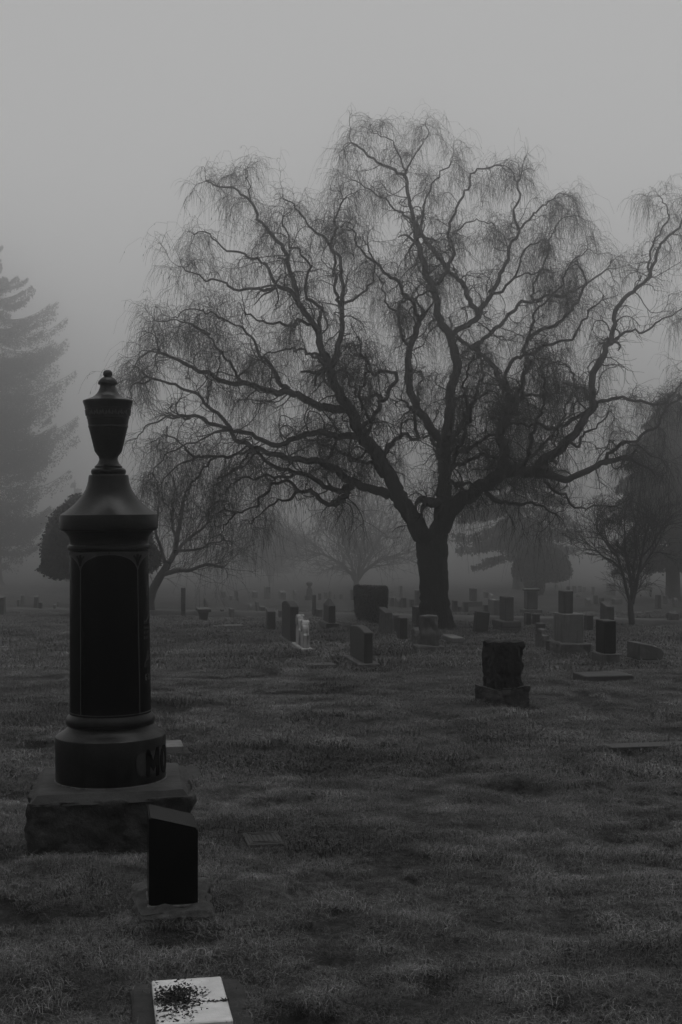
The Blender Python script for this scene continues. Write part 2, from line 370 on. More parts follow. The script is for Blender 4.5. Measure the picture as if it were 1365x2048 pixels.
def monument():
    D = 7.3; K = F / D                       # pixels per metre there
    ax = (224.0 - 682.5) / F * D; gzc = -SLOPE * D
    e = empty('urn_monument', (ax, D, gzc), GRID - R(0.5)); e.rotation_euler = (0, R(-0.5), GRID - R(0.5))
    ygr = 1030 + (EYE - gzc) / D * F         # photo row of the lawn below it
    Z = lambda y: (ygr - y) / K
    # plinth: rock-faced block with a sloped top
    zt = Z(1556)
    bm = box_bm(0.86, 0.86, zt + 0.15 - 0.03, -0.15, 0.0)
    roughen(bm, 0.026, 13, seed=2, maxe=0.035)
    for v in bm.verts:
        if v.co.z > zt - 0.06: v.co.z = min(v.co.z, zt - 0.03)
    link('plinth', mesh_bm('plinth', bm, True), M_ROUGH, e)
    bm = box_bm(0.85, 0.85, 0.05, zt - 0.05, 0.0, taper=0.90)
    roughen(bm, 0.003, 14, seed=4, maxe=0.06)
    link('plinth_top', mesh_bm('plinth_top', bm), mat('chiselled plinth margin', 0.027, 0.8, 0.3, 0.5, 6, 0.4, 60, speck=0.35), e)
    S = lambda prof: [(h / K, Z(y)) for h, y in prof]
    def part(name, prof, m):
        V, f = lathe(S(prof)); me = smooth_by_angle(mesh_np(name, V, f)); return link(name, me, m, e)
    part('drum', [(108.5, 1557), (109, 1555), (109, 1471), (108, 1468), (104, 1465), (97, 1461), (90, 1456), (85, 1451), (83.5, 1447.5)], M_BLACKM)
    part('mortar_joint', [(107, 1560), (110.6, 1558), (110.6, 1554.5), (107, 1553.5)], M_LIGHT)
    part('base_moulding', [(83, 1448), (86.5, 1446), (88, 1441), (88, 1435), (86, 1430), (82, 1426), (80.6, 1424)], M_BLACKM)
    sh = part('shaft', [(80.5, 1424.5), (77.3, 1099)], M_BLACK)
    part('capital', [(77.5, 1100), (81, 1098.5), (82.2, 1094), (81, 1090), (77.5, 1088), (77.3, 1082), (79, 1074), (83, 1067), (89, 1062), (94, 1060.5), (96.8, 1057), (97, 1056), (97, 1031), (96.4, 1029.5)], M_BLACKM)
    part('bell_cap', [(96.6, 1029.6), (93, 1027.5), (85, 1022), (77, 1016), (67, 1007), (58, 997.5), (51, 988), (46, 979), (42.5, 970), (40.5, 962), (39.6, 954), (39, 951), (38, 950)], M_BLACKM)
    urn = part('urn', [(30, 950.2), (33.5, 948.5), (34.8, 944), (33.8, 939.5), (31, 937), (27.2, 936), (27.2, 932.5), (25, 931), (21.5, 927), (19, 921.5), (18.3, 918), (19.5, 913), (22.5, 909.5), (24, 907), (26, 904.5), (27.2, 902), (38.4, 855.5), (39.4, 855), (39.4, 851.5), (38.9, 851), (41, 838), (42.2, 837), (42.2, 834), (44.5, 819), (45.8, 818), (46, 814), (48.9, 806), (49.6, 803), (49.2, 801.3)], M_BLACKM)
    lid = part('urn_lid', [(49, 801.5), (44, 799.3), (36, 796.5), (31, 794.5), (26, 791), (22, 787), (18.5, 781.5), (16.2, 776), (15.2, 772), (16, 769.8), (19, 768.5), (19.6, 766.5), (18.8, 763.5), (16, 759.5), (12.5, 756.3), (9.5, 754.6), (7.2, 753.6), (8.2, 752), (9.2, 749.5), (9.4, 747.5), (8.8, 744.5), (6.8, 741.6), (3.5, 740), (0.3, 739.6)], M_BLACKM)
    lid.parent = urn
    # carved leaf band round the urn's bowl
    Ru = lambda z: np.interp(z, [Z(837), Z(819), Z(806)], [42.0 / K, 44.6 / K, 48.0 / K])
    for i in range(22):
        a = i * 2 * math.pi / 22
        pts = [(a - 0.10, Z(831)), (a - 0.05, Z(824)), (a, Z(829)), (a + 0.06, Z(822)), (a + 0.09, Z(830))]
        o = link('carved_leaf', ribbon(pts, 0.010, Ru, 0.004, 'carved_leaf'), M_HONED, urn)
    # arched panels of the shaft
    z0, z1 = Z(1424.5), Z(1099); Rs = lambda z: (80.5 + (77.3 - 80.5) * (z - z0) / (z1 - z0)) / K
    zs, za, zb = Z(1140), Z(1107), Z(1420)
    def arch(a):                               # height of the arch over the panel that holds angle a
        q = (a + math.pi / 4) % (math.pi / 2) - math.pi / 4; return zs + (za - zs) * max(0.0, 1 - abs(q / (math.pi / 4)) ** 2.1) ** 0.55
    for k in range(4):
        a = math.pi / 4 + k * math.pi / 2
        link('panel_line', ribbon([(a, zb), (a, zs + 0.004)], 0.0045, Rs, 0.0018, 'panel_line'), M_HONED, sh)
        pa = [(a - math.pi / 2 + 0.001 + (math.pi / 2 - 0.002) * i / 48, 0) for i in range(49)]
        pa = [(q, arch(q)) for q, _ in pa]
        link('panel_arch', ribbon(pa, 0.0045, Rs, 0.0025, 'panel_arch', sub=0.05), M_HONED, sh)
        link('spandrel', patch(a - math.pi / 4, a + math.pi / 4, lambda q: arch(q) if abs(q - a) > 0.002 else zs + 0.002, lambda q: Z(1101.5), Rs, name='spandrel', na=60), mat('tooled spandrel field', 0.028, 0.75, 0.3, 0.3, 40, 0.3, 200), sh)
        zc = Z(1112)
        for pts, wd in (([(a, zc - 0.05), (a, zc + 0.014)], 0.016), ([(a, zc - 0.035), (a - 0.07, zc - 0.008), (a - 0.13, zc + 0.006)], 0.011), ([(a, zc - 0.035), (a + 0.07, zc - 0.008), (a + 0.13, zc + 0.006)], 0.011)):
            link('fleur_leaf', ribbon(pts, wd, Rs, 0.004, 'fleur_leaf'), M_BLACK, sh)
    link('foot_line', ribbon([(-math.pi + 0.001 + i * (2 * math.pi - 0.002) / 64, zb) for i in range(65)], 0.004, Rs, 0.0018, 'foot_line', sub=0.1), M_HONED, sh)
    # lettering on the right face of the shaft
    def letter(ch, a, z, hh, wd, Rf, m, parent, lift=0.002, wdt=0.6):
        S_ = {'M': [[(0, 0), (0, 1)], [(0, 1), (.5, .25), (1, 1)], [(1, 1), (1, 0)], [(-.12, 0), (.16, 0)], [(.84, 0), (1.12, 0)], [(-.12, 1), (.1, 1)], [(.9, 1), (1.12, 1)]],
              'O': [[(.5 + .5 * math.sin(t), .5 + .5 * math.cos(t)) for t in np.linspace(0, 2 * math.pi, 21)]],
              'G': [[(.5 + .5 * math.sin(t), .5 + .5 * math.cos(t)) for t in np.linspace(0.9, 2 * math.pi - 1.6 + 0.0, 15)][:0] + [(.95, .8), (.7, 1), (.3, 1), (.05, .75), (.05, .25), (.3, 0), (.7, 0), (.95, .2), (.95, .45), (.6, .45)]],
              'U': [[(0.05, 1), (.05, .25), (.3, 0), (.7, 0), (.95, .25), (.95, 1)]]}[ch]
        for st in S_:
            r0 = Rf(z); pts = [(a + (u - .5) * hh * wdt / r0, z + v * hh) for u, v in st]
            link('letter_' + ch.lower(), ribbon(pts, wd, Rf, lift, 'letter'), m, parent)
    letter('G', R(61), Z(1357), 0.030, 0.005, Rs, M_HONED, sh)
    letter('U', R(71), Z(1357), 0.030, 0.005, Rs, M_HONED, sh)
    for za_, zb_, aa, ab in ((1325, 1300, 58, 70), (1318, 1308, 63, 76), (1243, 1224, 62, 78), (1330, 1322, 57, 59)):
        link('carved_flourish', ribbon([(R(aa), Z(za_)), (R((aa + ab) / 2), Z((za_ + zb_) / 2 + 3)), (R(ab), Z(zb_))], 0.006, Rs, 0.002, 'flourish'), mat('tooled spandrel field', 0.028), sh)
    for yy in (1246, 1256, 1266, 1276):
        for k in range(4):
            link('inscription_mark', ribbon([(R(58 + k * 5), Z(yy)), (R(58.6 + k * 5), Z(yy - 6))], 0.004, Rs, 0.0018, 'inscription'), mat('tooled spandrel field', 0.028), sh)
    # name panel of the drum: letters stand dark and polished on a tooled field
    Rd = lambda z: 109.0 / K
    drum = [c for c in e.children if c.name.startswith('drum')][0]
    zA, zB = Z(1541), Z(1487)
    def lo(a): return zA if a > R(33) else zA + (zB - zA) * 0.5 * (1 - math.sqrt(max(0, 1 - ((R(33) - a) / R(7)) ** 2)))
    def hi(a): return zB if a > R(33) else zB - (zB - zA) * 0.5 * (1 - math.sqrt(max(0, 1 - ((R(33) - a) / R(7)) ** 2)))
    link('name_field', patch(R(26), R(152), lo, hi, Rd, 0.0015, 90, 4, 'name_field'), mat('tooled name field', 0.03, 0.8, 0.25, 0.3, 30, 0.3, 200), drum)
    letter('M', R(48), Z(1537), 0.128, 0.028, Rd, M_BLACK, drum, 0.006, 0.62)
    letter('O', R(70), Z(1537), 0.128, 0.028, Rd, M_BLACK, drum, 0.006, 0.55)
    EXCL.append((ax, D, 0.47, 0.47, GRID))
    tag(e, 'tall round black granite monument topped with a lidded urn, on a rough square plinth', 'monument')
monument()

def wedge_stone():
    f = gpt(351, 1850); e = empty('slant_headstone', settle(f + Y_AX * 0.28), GRID)
    e.location.z = -SLOPE * (f[1] + 0.28) - 0.005
    k = f[1] / F                                # metres per pixel
    bm = box_bm(0.345, 0.52, 0.16, -0.10, 0.02); roughen(bm, 0.016, 16, seed=5, maxe=0.025)
    link('base', mesh_bm('base', bm, True), mat('lichened concrete base', 0.042, 0.9, 0.2, 0.6, 9, 0.6, 45, speck=0.4), e)
    w2, dep = 0.105, 0.27
    bm = bmesh.new()
    hl, hr = 0.385, 0.330
    y0, y1 = -0.15, 0.13
    pts = [(-w2, y0, 0.06), (w2, y0, 0.06), (w2, y1, 0.06), (-w2, y1, 0.06), (-w2, y0, 0.06 + hl), (w2, y0, 0.06 + hr), (w2, y1, 0.06 + hr), (-w2, y1, 0.06 + hl)]
    v = [bm.verts.new(p) for p in pts]
    for q in ((3, 2, 1, 0), (4, 5, 6, 7), (0, 1, 5, 4), (1, 2, 6, 5), (2, 3, 7, 6), (3, 0, 4, 7)): bm.faces.new([v[i] for i in q])
    bmesh.ops.recalc_face_normals(bm, faces=bm.faces); bevel_bm(bm, 0.007, 2)
    for f_ in bm.faces: f_.material_index = 1 if f_.normal.z > 0.6 else 0
    o = link('die', mesh_bm('die', bm), M_BLACK, e)
    o.data.materials.append(mat('paler matte slanted top', 0.032, 0.6, 0.35, 0.35, 14, 0.2, 90))  # upward face is paler and rougher than the sides
    bm = box_bm(0.225, 0.295, 0.012, 0.052, 0.003, cy=-0.01)
    link('mortar_bed', mesh_bm('mortar', bm), M_LIGHT, e)
    EXCL.append((e.location.x, e.location.y, 0.17, 0.26, GRID))
    tag(e, 'small black slant-topped headstone on a rough base, in front of the urn monument', 'headstone')
wedge_stone()

def flush(name, label, c, sx, sy, m, rim=None, rim_m=None, rz=GRID, lift=0.012, rim_lift=0.0, pname='slab', dx=0, dy=0):
    e = empty(name, (float(c[0]), float(c[1]), float(-SLOPE * c[1])), rz); e.rotation_euler = (-math.atan(SLOPE), 0, rz)
    zz = max(float(gz(c[0] + a, c[1] + b)) for a in (-sx / 2, 0, sx / 2) for b in (-sy / 2, 0, sy / 2)) - e.location.z
    e.location.z += zz
    if rim:
        bm = box_bm(sx + rim * 2, sy + rim * 2, 0.12, -0.12 + rim_lift, 0.01, cx=dx, cy=dy); roughen(bm, 0.006, 9, seed=c[0], maxe=0.07)
        link('concrete_surround', mesh_bm('surround', bm, True), rim_m, e)
        EXCL.append((c[0], c[1], sx / 2 + rim - 0.02, sy / 2 + rim - 0.02, rz))
    else: EXCL.append((c[0], c[1], sx / 2 - 0.01, sy / 2 - 0.01, rz))
    bm = box_bm(sx, sy, 0.10, -0.10 + rim_lift + lift, 0.004)
    s = link(pname, mesh_bm(pname, bm), m, e)
    tag(e, label, 'grave marker')
    return e, s

# flat markers in the lawn
def white_marker_mat():
    m = M_WMARK.copy(); m.name = 'white marble with moss'; t = m.node_tree; N = t.nodes; L = t.links
    b = N['Principled BSDF']; src = b.inputs['Base Color'].links[0].from_socket
    tc = N.new('ShaderNodeTexCoord')
    d = N.new('ShaderNodeVectorMath'); d.operation = 'DISTANCE'; d.inputs[1].default_value = (-0.055, 0.03, 0)
    sc_ = N.new('ShaderNodeMapping'); sc_.inputs['Scale'].default_value = (1.0, 0.85, 0.0); L.new(tc.outputs['Object'], sc_.inputs['Vector'])
    L.new(sc_.outputs[0], d.inputs[0])
    n = N.new('ShaderNodeTexNoise'); n.inputs['Scale'].default_value = 42; n.inputs['Detail'].default_value = 5; n.inputs['Roughness'].default_value = 0.7
    mp = N.new('ShaderNodeMapping'); mp.inputs['Scale'].default_value = (1, 0.45, 1); L.new(tc.outputs['Object'], mp.inputs['Vector']); L.new(mp.outputs[0], n.inputs['Vector'])
    r = N.new('ShaderNodeMapRange'); r.inputs[1].default_value = 0.0; r.inputs[2].default_value = 0.13; r.inputs[3].default_value = 0.17; r.inputs[4].default_value = -0.13; L.new(d.outputs['Value'], r.inputs[0])
    a = N.new('ShaderNodeMath'); a.operation = 'ADD'; L.new(n.outputs['Fac'], a.inputs[0]); L.new(r.outputs[0], a.inputs[1])
    st = N.new('ShaderNodeMapRange'); st.inputs[1].default_value = 0.53; st.inputs[2].default_value = 0.60; L.new(a.outputs[0], st.inputs[0])
    mix = N.new('ShaderNodeMix'); mix.data_type = 'RGBA'; mix.inputs[7].default_value = (0.02, 0.02, 0.02, 1)
    L.new(st.outputs[0], mix.inputs[0]); L.new(src, mix.inputs[6]); L.new(mix.outputs[2], b.inputs['Base Color'])
    return m
c = gpt(382, 2008)
wm, slab = flush('flat_grave_marker', 'white marble flat marker with mossy stains, lying in the lawn nearest the viewer', c, 0.25, 0.47, white_marker_mat(), 0.075, M_CONCD, lift=0.03)
# moss tufts in its worn lettering and the crack across it
V, Fc = [], []
for i in range(1150):
    q = rng.random()
    if q < 0.75: u, v = rng.normal(-0.045, 0.042), rng.normal(0.03, 0.075)
    else: u, v = rng.uniform(-0.12, 0.0), rng.uniform(-0.22, 0.16)
    if q > 0.93: u = rng.uniform(-0.03, 0.128); v = -0.035 - 0.25 * (u - 0.05) * 0.3 + rng.normal(0, 0.004)
    if abs(u) > 0.127 or abs(v) > 0.24: continue
    s = rng.uniform(0.003, 0.009); a = rng.uniform(0, 6.28); k = len(V); z = 0.0305
    V += [(u - s * math.cos(a), v - s * math.sin(a), z), (u + s * math.cos(a), v + s * math.sin(a), z), (u + rng.normal(0, s), v + rng.normal(0, s), z + s * rng.uniform(0.2, 1.2))]
    Fc.append((k, k + 1, k + 2))
tag(link('moss', mesh_np('moss', V, [np.array(Fc)], False), mat('dark moss', 0.02, 0.95, 0.05, 0.4, 50, 0), wm), kind='stuff')

pc = gpt(526, 1671)
pm, pl = flush('bronze_grave_marker', 'tarnished bronze plate marker in a concrete surround, right of the black slant headstone', pc, 0.205, 0.34, M_BRONZE, 0.07, M_CONCD, lift=0.018, pname='bronze_plate', dx=0.03)
for k in range(2):                              # raised frame and lettering rows of the plate
    s = 0.5 - 0.10 * (k + 1)
    bm = bmesh.new()
    for (sx, sy, cx, cy) in ((0.205 * 2 * s, 0.008, 0, 0.34 * s), (0.205 * 2 * s, 0.008, 0, -0.34 * s), (0.008, 0.34 * 2 * s, 0.205 * s, 0), (0.008, 0.34 * 2 * s, -0.205 * s, 0)):
        b2 = box_bm(sx, sy, 0.004, 0.017, 0, cx, cy); me = mesh_bm('x', b2); bm.from_mesh(me); bpy.data.meshes.remove(me)
    link('raised_border', mesh_bm('raised_border', bm), M_BRONZE, pm)
for k in range(5):
    for j in range(6):
        bm = box_bm(0.008 + 0.006 * ((j * 5 + k * 3) % 4) / 3, 0.008 + 0.006 * ((j * 3 + k) % 3), 0.003, 0.017, 0, -0.055 + k * 0.027, -0.075 + j * 0.03)
        link('raised_letter', mesh_bm('raised_letter', bm), M_BRONZE, pm)
flush('flat_grave_marker', 'dark flat slab sunk in the grass at the right edge', gpt(1325, 1494), 1.0, 0.24, M_DARK, lift=0.012)
flush('flat_grave_marker', 'pale flat marker in the grass behind the black urn monument', gpt(322, 1497), 0.36, 0.42, M_LIGHT, 0.05, M_CONCD, lift=0.05)
flush('flat_grave_marker', 'long flat slab sunk beside the right side of the urn plinth', gpt(384, 1545), 0.13, 0.75, M_CONCD, lift=0.0)
flush('flat_grave_marker', 'flat pale marker in the grass left of the pale marble twin tablets', gpt(640, 1332), 0.45, 0.5, M_MID, lift=0.045)
flush('flat_grave_marker', 'flat pale marker in the lawn near the stone bench', gpt(455, 1257), 0.75, 1.0, M_LIGHT, lift=0.02)
flush('flat_grave_marker', 'flat pale marker in the lawn farther from the stone bench', gpt(488, 1266), 0.75, 0.9, M_LIGHT, lift=0.02)
flush('flat_grave_marker', 'flat pale marker at the left edge of the lawn', gpt(4, 1295), 0.32, 0.5, M_LIGHT, lift=0.03)

# ------------------------------------------------------------------ grave stones of the field
H = 'headstone'
stone(H, 'thin dark headstone with a tilted top, left of the tall serpentine-topped granite stone', 532, 552, 1218, 1262, M_DARK, 'tilt', 0.15)
stone(H, 'tall dark granite headstone with curved top, directly behind the white marble twin tablets', 564, 599, 1206, 1289, M_DARK, 'serp', 0.5, (6, 5), M_MID)
stone(H, 'broad dark granite headstone with pale curved top on a wide base, centre lawn', 701, 749, 1259, 1334, M_DARK, 'serp', 0.62, (12, 6), M_MID)
stone(H, 'pointed dark stone pillar on a square base, left of the clipped hedges', 648, 673, 1212, 1261, M_DARK, 'flat', 0.45, (7, 14), M_DARK)
stone(H, 'grey upright headstone right below the pair of clipped hedges', 758, 786, 1219, 1272, M_MID, 'tilt', 0.45, rough=0.012)
stone(H, 'small rough stone behind the dark upright slab beside the trunk', 786, 800, 1231, 1266, M_MID, 'flat', 0.3, rough=0.012)
stone(H, 'dark upright slab on a pale base, left of the willow trunk', 795, 817, 1236, 1284, M_DARK, 'flat', 0.3, (5, 3), M_LIGHT)
stone(H, 'dark headstone half hidden behind the left of the willow trunk', 824, 850, 1214, 1253, M_DARK, 'flat', 0.35)
stone('boulder_headstone', 'low rough grey stone with pale rounded top at the foot of the willow', 821, 848, 1256, 1290, M_MID, 'round', 0.35, rough=0.03)
stone(H, 'dark headstone leaning to the right, right of the willow trunk', 946, 977, 1224, 1267, M_DARK, 'flat', 0.15, lean=(0, R(6)))
stone('grave_monument', 'grey pedestal monument with pale hipped top on stepped bases, right of the willow trunk', 1002, 1032, 1190, 1266, M_MID, 'flat', 0.4, (11, 13), M_MID, cap='hip')
stone(H, 'pale broad headstone left behind the hipped pedestal monument', 976, 1001, 1200, 1236, M_LIGHT, 'flat', 0.5)
stone(H, 'small dark headstone left of the pale broad headstone', 967, 977, 1210, 1234, M_MID, 'flat', 0.3)
stone(H, 'small thin headstone just right of the willow trunk in the mist', 904, 916, 1201, 1224, M_MID, 'flat', 0.3)
stone(H, 'small square headstone second to the right of the willow trunk', 925, 938, 1204, 1225, M_MID, 'flat', 0.3)
stone('grave_monument', 'upright grey stone on a wide stepped base in the mist right of the willow trunk', 941, 957, 1178, 1213, M_MID, 'flat', 0.35, (9, 10), M_MID)
stone(H, 'left one of two small dark headstones under the grey column', 1048, 1064, 1226, 1253, M_DARK, 'flat', 0.35)
stone(H, 'right one of two small dark headstones under the grey column', 1065, 1081, 1228, 1254, M_DARK, 'flat', 0.35)
stone(H, 'small dark headstone peeking from behind the broken-topped pale stone', 1072, 1092, 1247, 1275, M_DARK, 'flat', 0.3)
stone(H, 'pale headstone with a broken stepped top, right of the rough black stone', 1070, 1100, 1260, 1298, M_MID, 'shoulder', 0.55, rough=0.015)
stone(H, 'thin dark headstone on a flat base right of the tall stele', 1171, 1189, 1231, 1264, M_DARK, 'flat', 0.3, (3, 2), M_MID)
stone(H, 'grey headstone with a cut shoulder rising behind the big black block', 1200, 1230, 1205, 1275, M_MID, 'tilt', 0.45)
stone(H, 'big black granite block on a pale rough base at the right', 1193, 1236, 1242, 1329, M_BLACKM, 'flat', 0.4, (6, 21), M_MID)
for a in ((1142, 1270, 1351, 1359),): stone('ledger_slab', 'long low flat tomb slab on the grass at the right', a[0], a[1], a[2], a[3], M_DARK, 'flat', 0.2, cat='tomb slab', wmax=0.6)
stone('ledger_slab', 'low pale tomb slab lying at the right foot of the willow', 884, 930, 1276, 1290, M_LIGHT, 'flat', 0.45, (2, 4), M_MID, cat='tomb slab', wmax=1.8)
# slant marker at the far right
def slant_far():
    f = gpt(1300, 1327); e = empty('slant_headstone', (f[0], f[1] + 0.3, -SLOPE * f[1]), GRID); k = f[1] / F
    link('base', mesh_bm('base', box_bm(60 * k, 0.6, 0.05 + 0.12, -0.12, 0.01)), M_MID, e)
    bm = bmesh.new(); w2 = 27 * k; y0, y1 = -0.26, 0.26; h = 40 * k
    prof = [(-w2, 0.05), (w2 * 0.85, 0.05), (w2 * 1.0, h * 0.45), (w2 * 0.75, h * 0.72), (-w2 * 0.2, h * 0.93), (-w2, h)]
    a = [bm.verts.new((x, y0, z)) for x, z in prof]; b = [bm.verts.new((x, y1, z)) for x, z in prof]
    bm.faces.new(a); bm.faces.new(b[::-1])
    for i in range(6): bm.faces.new((a[i], b[i], b[(i + 1) % 6], a[(i + 1) % 6]))
    bmesh.ops.recalc_face_normals(bm, faces=bm.faces); bevel_bm(bm, 0.012); roughen(bm, 0.01, 8, seed=3, maxe=0.09)
    link('die', mesh_bm('die', bm), M_MID, e)
    tag(e, 'grey headstone with a slope falling to the right, rightmost in the near field', 'headstone')
slant_far()
# marble twin tablets
def twins():
    f = gpt(614, 1309); k = f[1] / F; e = empty('twin_marble_tablets', (f[0] - 0.10, f[1] + 0.62, -SLOPE * f[1]), GRID)
    link('base', mesh_bm('base', box_bm(0.22, 1.18, 0.12 + 0.10, -0.12, 0.012)), M_MARBLE, e)
    for cy, h in ((0.24, 0.52), (-0.32, 0.46)):
        prof = [(-0.2, 0.10), (0.2, 0.10), (0.2, h * 0.72), (0.16, h * 0.76)] + [(0.15 * math.cos(t), 0.08 + h - 0.13 + 0.13 * math.sin(t)) for t in np.linspace(0.2, math.pi - 0.2, 11)] + [(-0.16, h * 0.76), (-0.2, h * 0.72)]
        bm = prism(prof, 0.11, 0.012)
        for v in bm.verts: v.co.y += cy
        link('tablet', mesh_bm('tablet', bm), M_MARBLE, e)
        bm = prism([(0.10 * math.cos(t), 0.105 * math.sin(t)) for t in np.linspace(0, 2 * math.pi, 16, endpoint=False)], 0.15, 0.015)
        for v in bm.verts: v.co.y += cy; v.co.z += h + 0.02
        link('rosette', mesh_bm('rosette', bm), M_MARBLE, e)
    tag(e, 'pair of stained white marble tablets with rounded tops on one base', 'headstone')
    EXCL.append((e.location.x, e.location.y, 0.12, 0.6, GRID))
twins()
# pyramid cap of the pointed pillar
def add_pyramid(owner, label_part, hgt):
    die = [c for c in owner.children if c.name.startswith('die')][0]
    xs = [v.co for v in die.data.vertices]; x = max(v.x for v in xs); y = max(v.y for v in xs); z = max(v.z for v in xs)
    bm = bmesh.new(); b = [bm.verts.new(p) for p in ((-x, -y, z - 0.012), (x, -y, z - 0.012), (x, y, z - 0.012), (-x, y, z - 0.012))]
    t = [bm.verts.new((p.co.x * 0.2, p.co.y * 0.2, z + hgt)) for p in b]
    bm.faces.new(b[::-1]); bm.faces.new(t)
    for i in range(4): bm.faces.new((b[i], b[(i + 1) % 4], t[(i + 1) % 4], t[i]))
    link(label_part, mesh_bm(label_part, bm), die.data.materials[0], owner)
for o in list(C.objects):
    if o.get('label', '').startswith('pointed dark stone pillar'): add_pyramid(o, 'pointed_cap', 0.15)
# bases of the pedestal get their second step
for o in list(C.objects):
    if o.get('label', '').startswith('grey pedestal monument'):
        link('upper_step', mesh_bm('upper_step', box_bm(0.50, 0.78, 0.15, 0.13, 0.02)), M_MID, o)

# tall stele on a block
def stele():
    f = gpt(1148, 1313); k = f[1] / F; e = empty('stele_monument', (f[0] - 0.02, f[1] + 0.42, -SLOPE * f[1]), GRID)
    bm = box_bm(0.56, 0.78, 0.22 + 0.12, -0.12, 0.02); roughen(bm, 0.02, 8, seed=8, maxe=0.08)
    link('base', mesh_bm('base', bm), M_MID, e)
    link('block', mesh_bm('block', box_bm(0.36, 0.56, 0.50, 0.22, 0.012)), M_LIGHT, e)
    link('stele', mesh_bm('stele', box_bm(0.17, 0.3, 0.40, 0.715, 0.01, cx=-0.05)), M_MID, e)
    tag(e, 'tall narrow stele standing on a pale square block with rough base', 'monument')
    EXCL.append((e.location.x, e.location.y, 0.28, 0.38, GRID))
stele()
# rough black stone in the middle distance
def rough_black():
    f = gpt(1010, 1413); e = empty('rough_headstone', (f[0], f[1] + 0.22, -SLOPE * f[1]), GRID + R(14))
    bm = box_bm(0.47, 0.38, 0.20 + 0.12, -0.12, 0.0); roughen(bm, 0.022, 8, seed=11, maxe=0.035)
    link('base', mesh_bm('base', bm), mat('rough black base', 0.016, 0.8, 0.35, 0.6, 8, 0.8, 30, dist=0.015, speck=0.5), e)
    bm = box_bm(0.36, 0.28, 0.50, 0.19, 0.0); roughen(bm, 0.028, 9, seed=14, maxe=0.025)
    for v in bm.verts:
        if abs(v.co.x) < 0.17 and v.co.y < 0: v.co.y = max(v.co.y, -0.148 + 0.01 * math.sin(v.co.x * 30))
    link('die', mesh_bm('die', bm), mat('rock-faced black granite', 0.006, 0.75, 0.15, 0.6, 10, 0.8, 40, dist=0.012, speck=0.5), e)
    tag(e, 'rough-edged black stone block on a rocky base, alone in the middle of the lawn', 'headstone')
    EXCL.append((f[0], f[1] + 0.22, 0.28, 0.22, GRID))
rough_black()
# stump shaped monument before the willow
def stump_monument():
    f = gpt(860, 1304); k = f[1] / F; e = empty('stump_monument', (f[0], f[1] + 0.3, -SLOPE * f[1]), GRID)
    bm = box_bm(0.50, 0.5, 0.10 + 0.12, -0.12, 0.02); roughen(bm, 0.02, 8, seed=21, maxe=0.08)
    link('base', mesh_bm('base', bm), M_MID, e)
    V, f_ = lathe([(0.20, 0.08), (0.185, 0.14), (0.175, 0.3), (0.165, 0.45), (0.17, 0.60), (0.165, 0.645)], 30)
    me = mesh_np('stump', V, f_); bm = bmesh.new(); bm.from_mesh(me); roughen(bm, 0.03, 7, seed=23, maxe=0.05); bm.to_mesh(me); bm.free()
    link('stump', me, M_MID, e)
    tag(e, 'rough tree-stump shaped stone monument in front of the willow trunk', 'monument')
stump_monument()
# stone bench
def bench():
    f = gpt(405, 1245); k = f[1] / F; e = empty('stone_bench', (f[0], f[1] + 0.3, -SLOPE * f[1]), GRID)
    link('seat', mesh_bm('seat', box_bm(0.38, 0.9, 0.09, 0.36 - 0.06, 0.01)), M_MID, e)
    for s in (-1, 1):
        bm = prism([(-0.08, -0.12), (0.08, -0.12), (0.07, 0.1), (0.09, 0.30), (-0.09, 0.30), (-0.07, 0.1)], 0.26, 0.01)
        for v in bm.verts: v.co.y += s * 0.28; v.co.x *= 1 - 0.25 * (v.co.z < 0.15)
        link('leg', mesh_bm('leg', bm), M_DARK, e)
    tag(e, 'low stone bench with a slab seat on two legs near the lane', 'bench')
bench()
# urn column and small rough sculpture
def column_far():
    f = gpt(1065, 1229); k = f[1] / F; e = empty('column_monument', (f[0], f[1] + 0.3, -SLOPE * f[1]), GRID)
    link('base', mesh_bm('base', box_bm(0.62, 0.62, 0.16 + 0.1, -0.1, 0.02)), M_MID, e)
    link('column', mesh_bm('column', box_bm(0.38, 0.38, 0.62, 0.16, 0.03)), M_MID, e)
    link('capital', mesh_bm('capital', box_bm(0.46, 0.46, 0.08, 0.775, 0.02)), M_MID, e)
    tag(e, 'grey square column monument in front of the round clipped shrub, right of the willow', 'monument')
column_far()
def sculpture():
    f = gpt(1349, 1248); e = empty('rough_headstone', (f[0], f[1] + 0.2, -SLOPE * f[1]), GRID)
    link('base', mesh_bm('base', box_bm(0.40, 0.4, 0.06 + 0.1, -0.1, 0.01)), M_MID, e)
    bm = prism([(-0.15, 0.05), (0.15, 0.05), (0.14, 0.22), (0.02, 0.33), (-0.14, 0.3)], 0.26, 0.02); roughen(bm, 0.04, 7, seed=31, maxe=0.06)
    link('die', mesh_bm('die', bm), M_MID, e)
    tag(e, 'small rough boulder stone on a flat base at the right edge', 'headstone')
sculpture()
# post by the lane
def post():
    f = gpt(367, 1234); e = empty('stone_post', (f[0], f[1], -SLOPE * f[1]), GRID)
    z = -0.1
    for i, h in enumerate((0.28, 0.26, 0.24, 0.27)):
        link('drum', mesh_bm('drum', box_bm(0.145 - 0.006 * (i % 2), 0.145, h - 0.004, z, 0.012)), M_DARK if i % 2 else M_MID, e); z += h - 0.008
    tag(e, 'slim tall stone post made of stacked blocks beside the lane', 'post')
post()

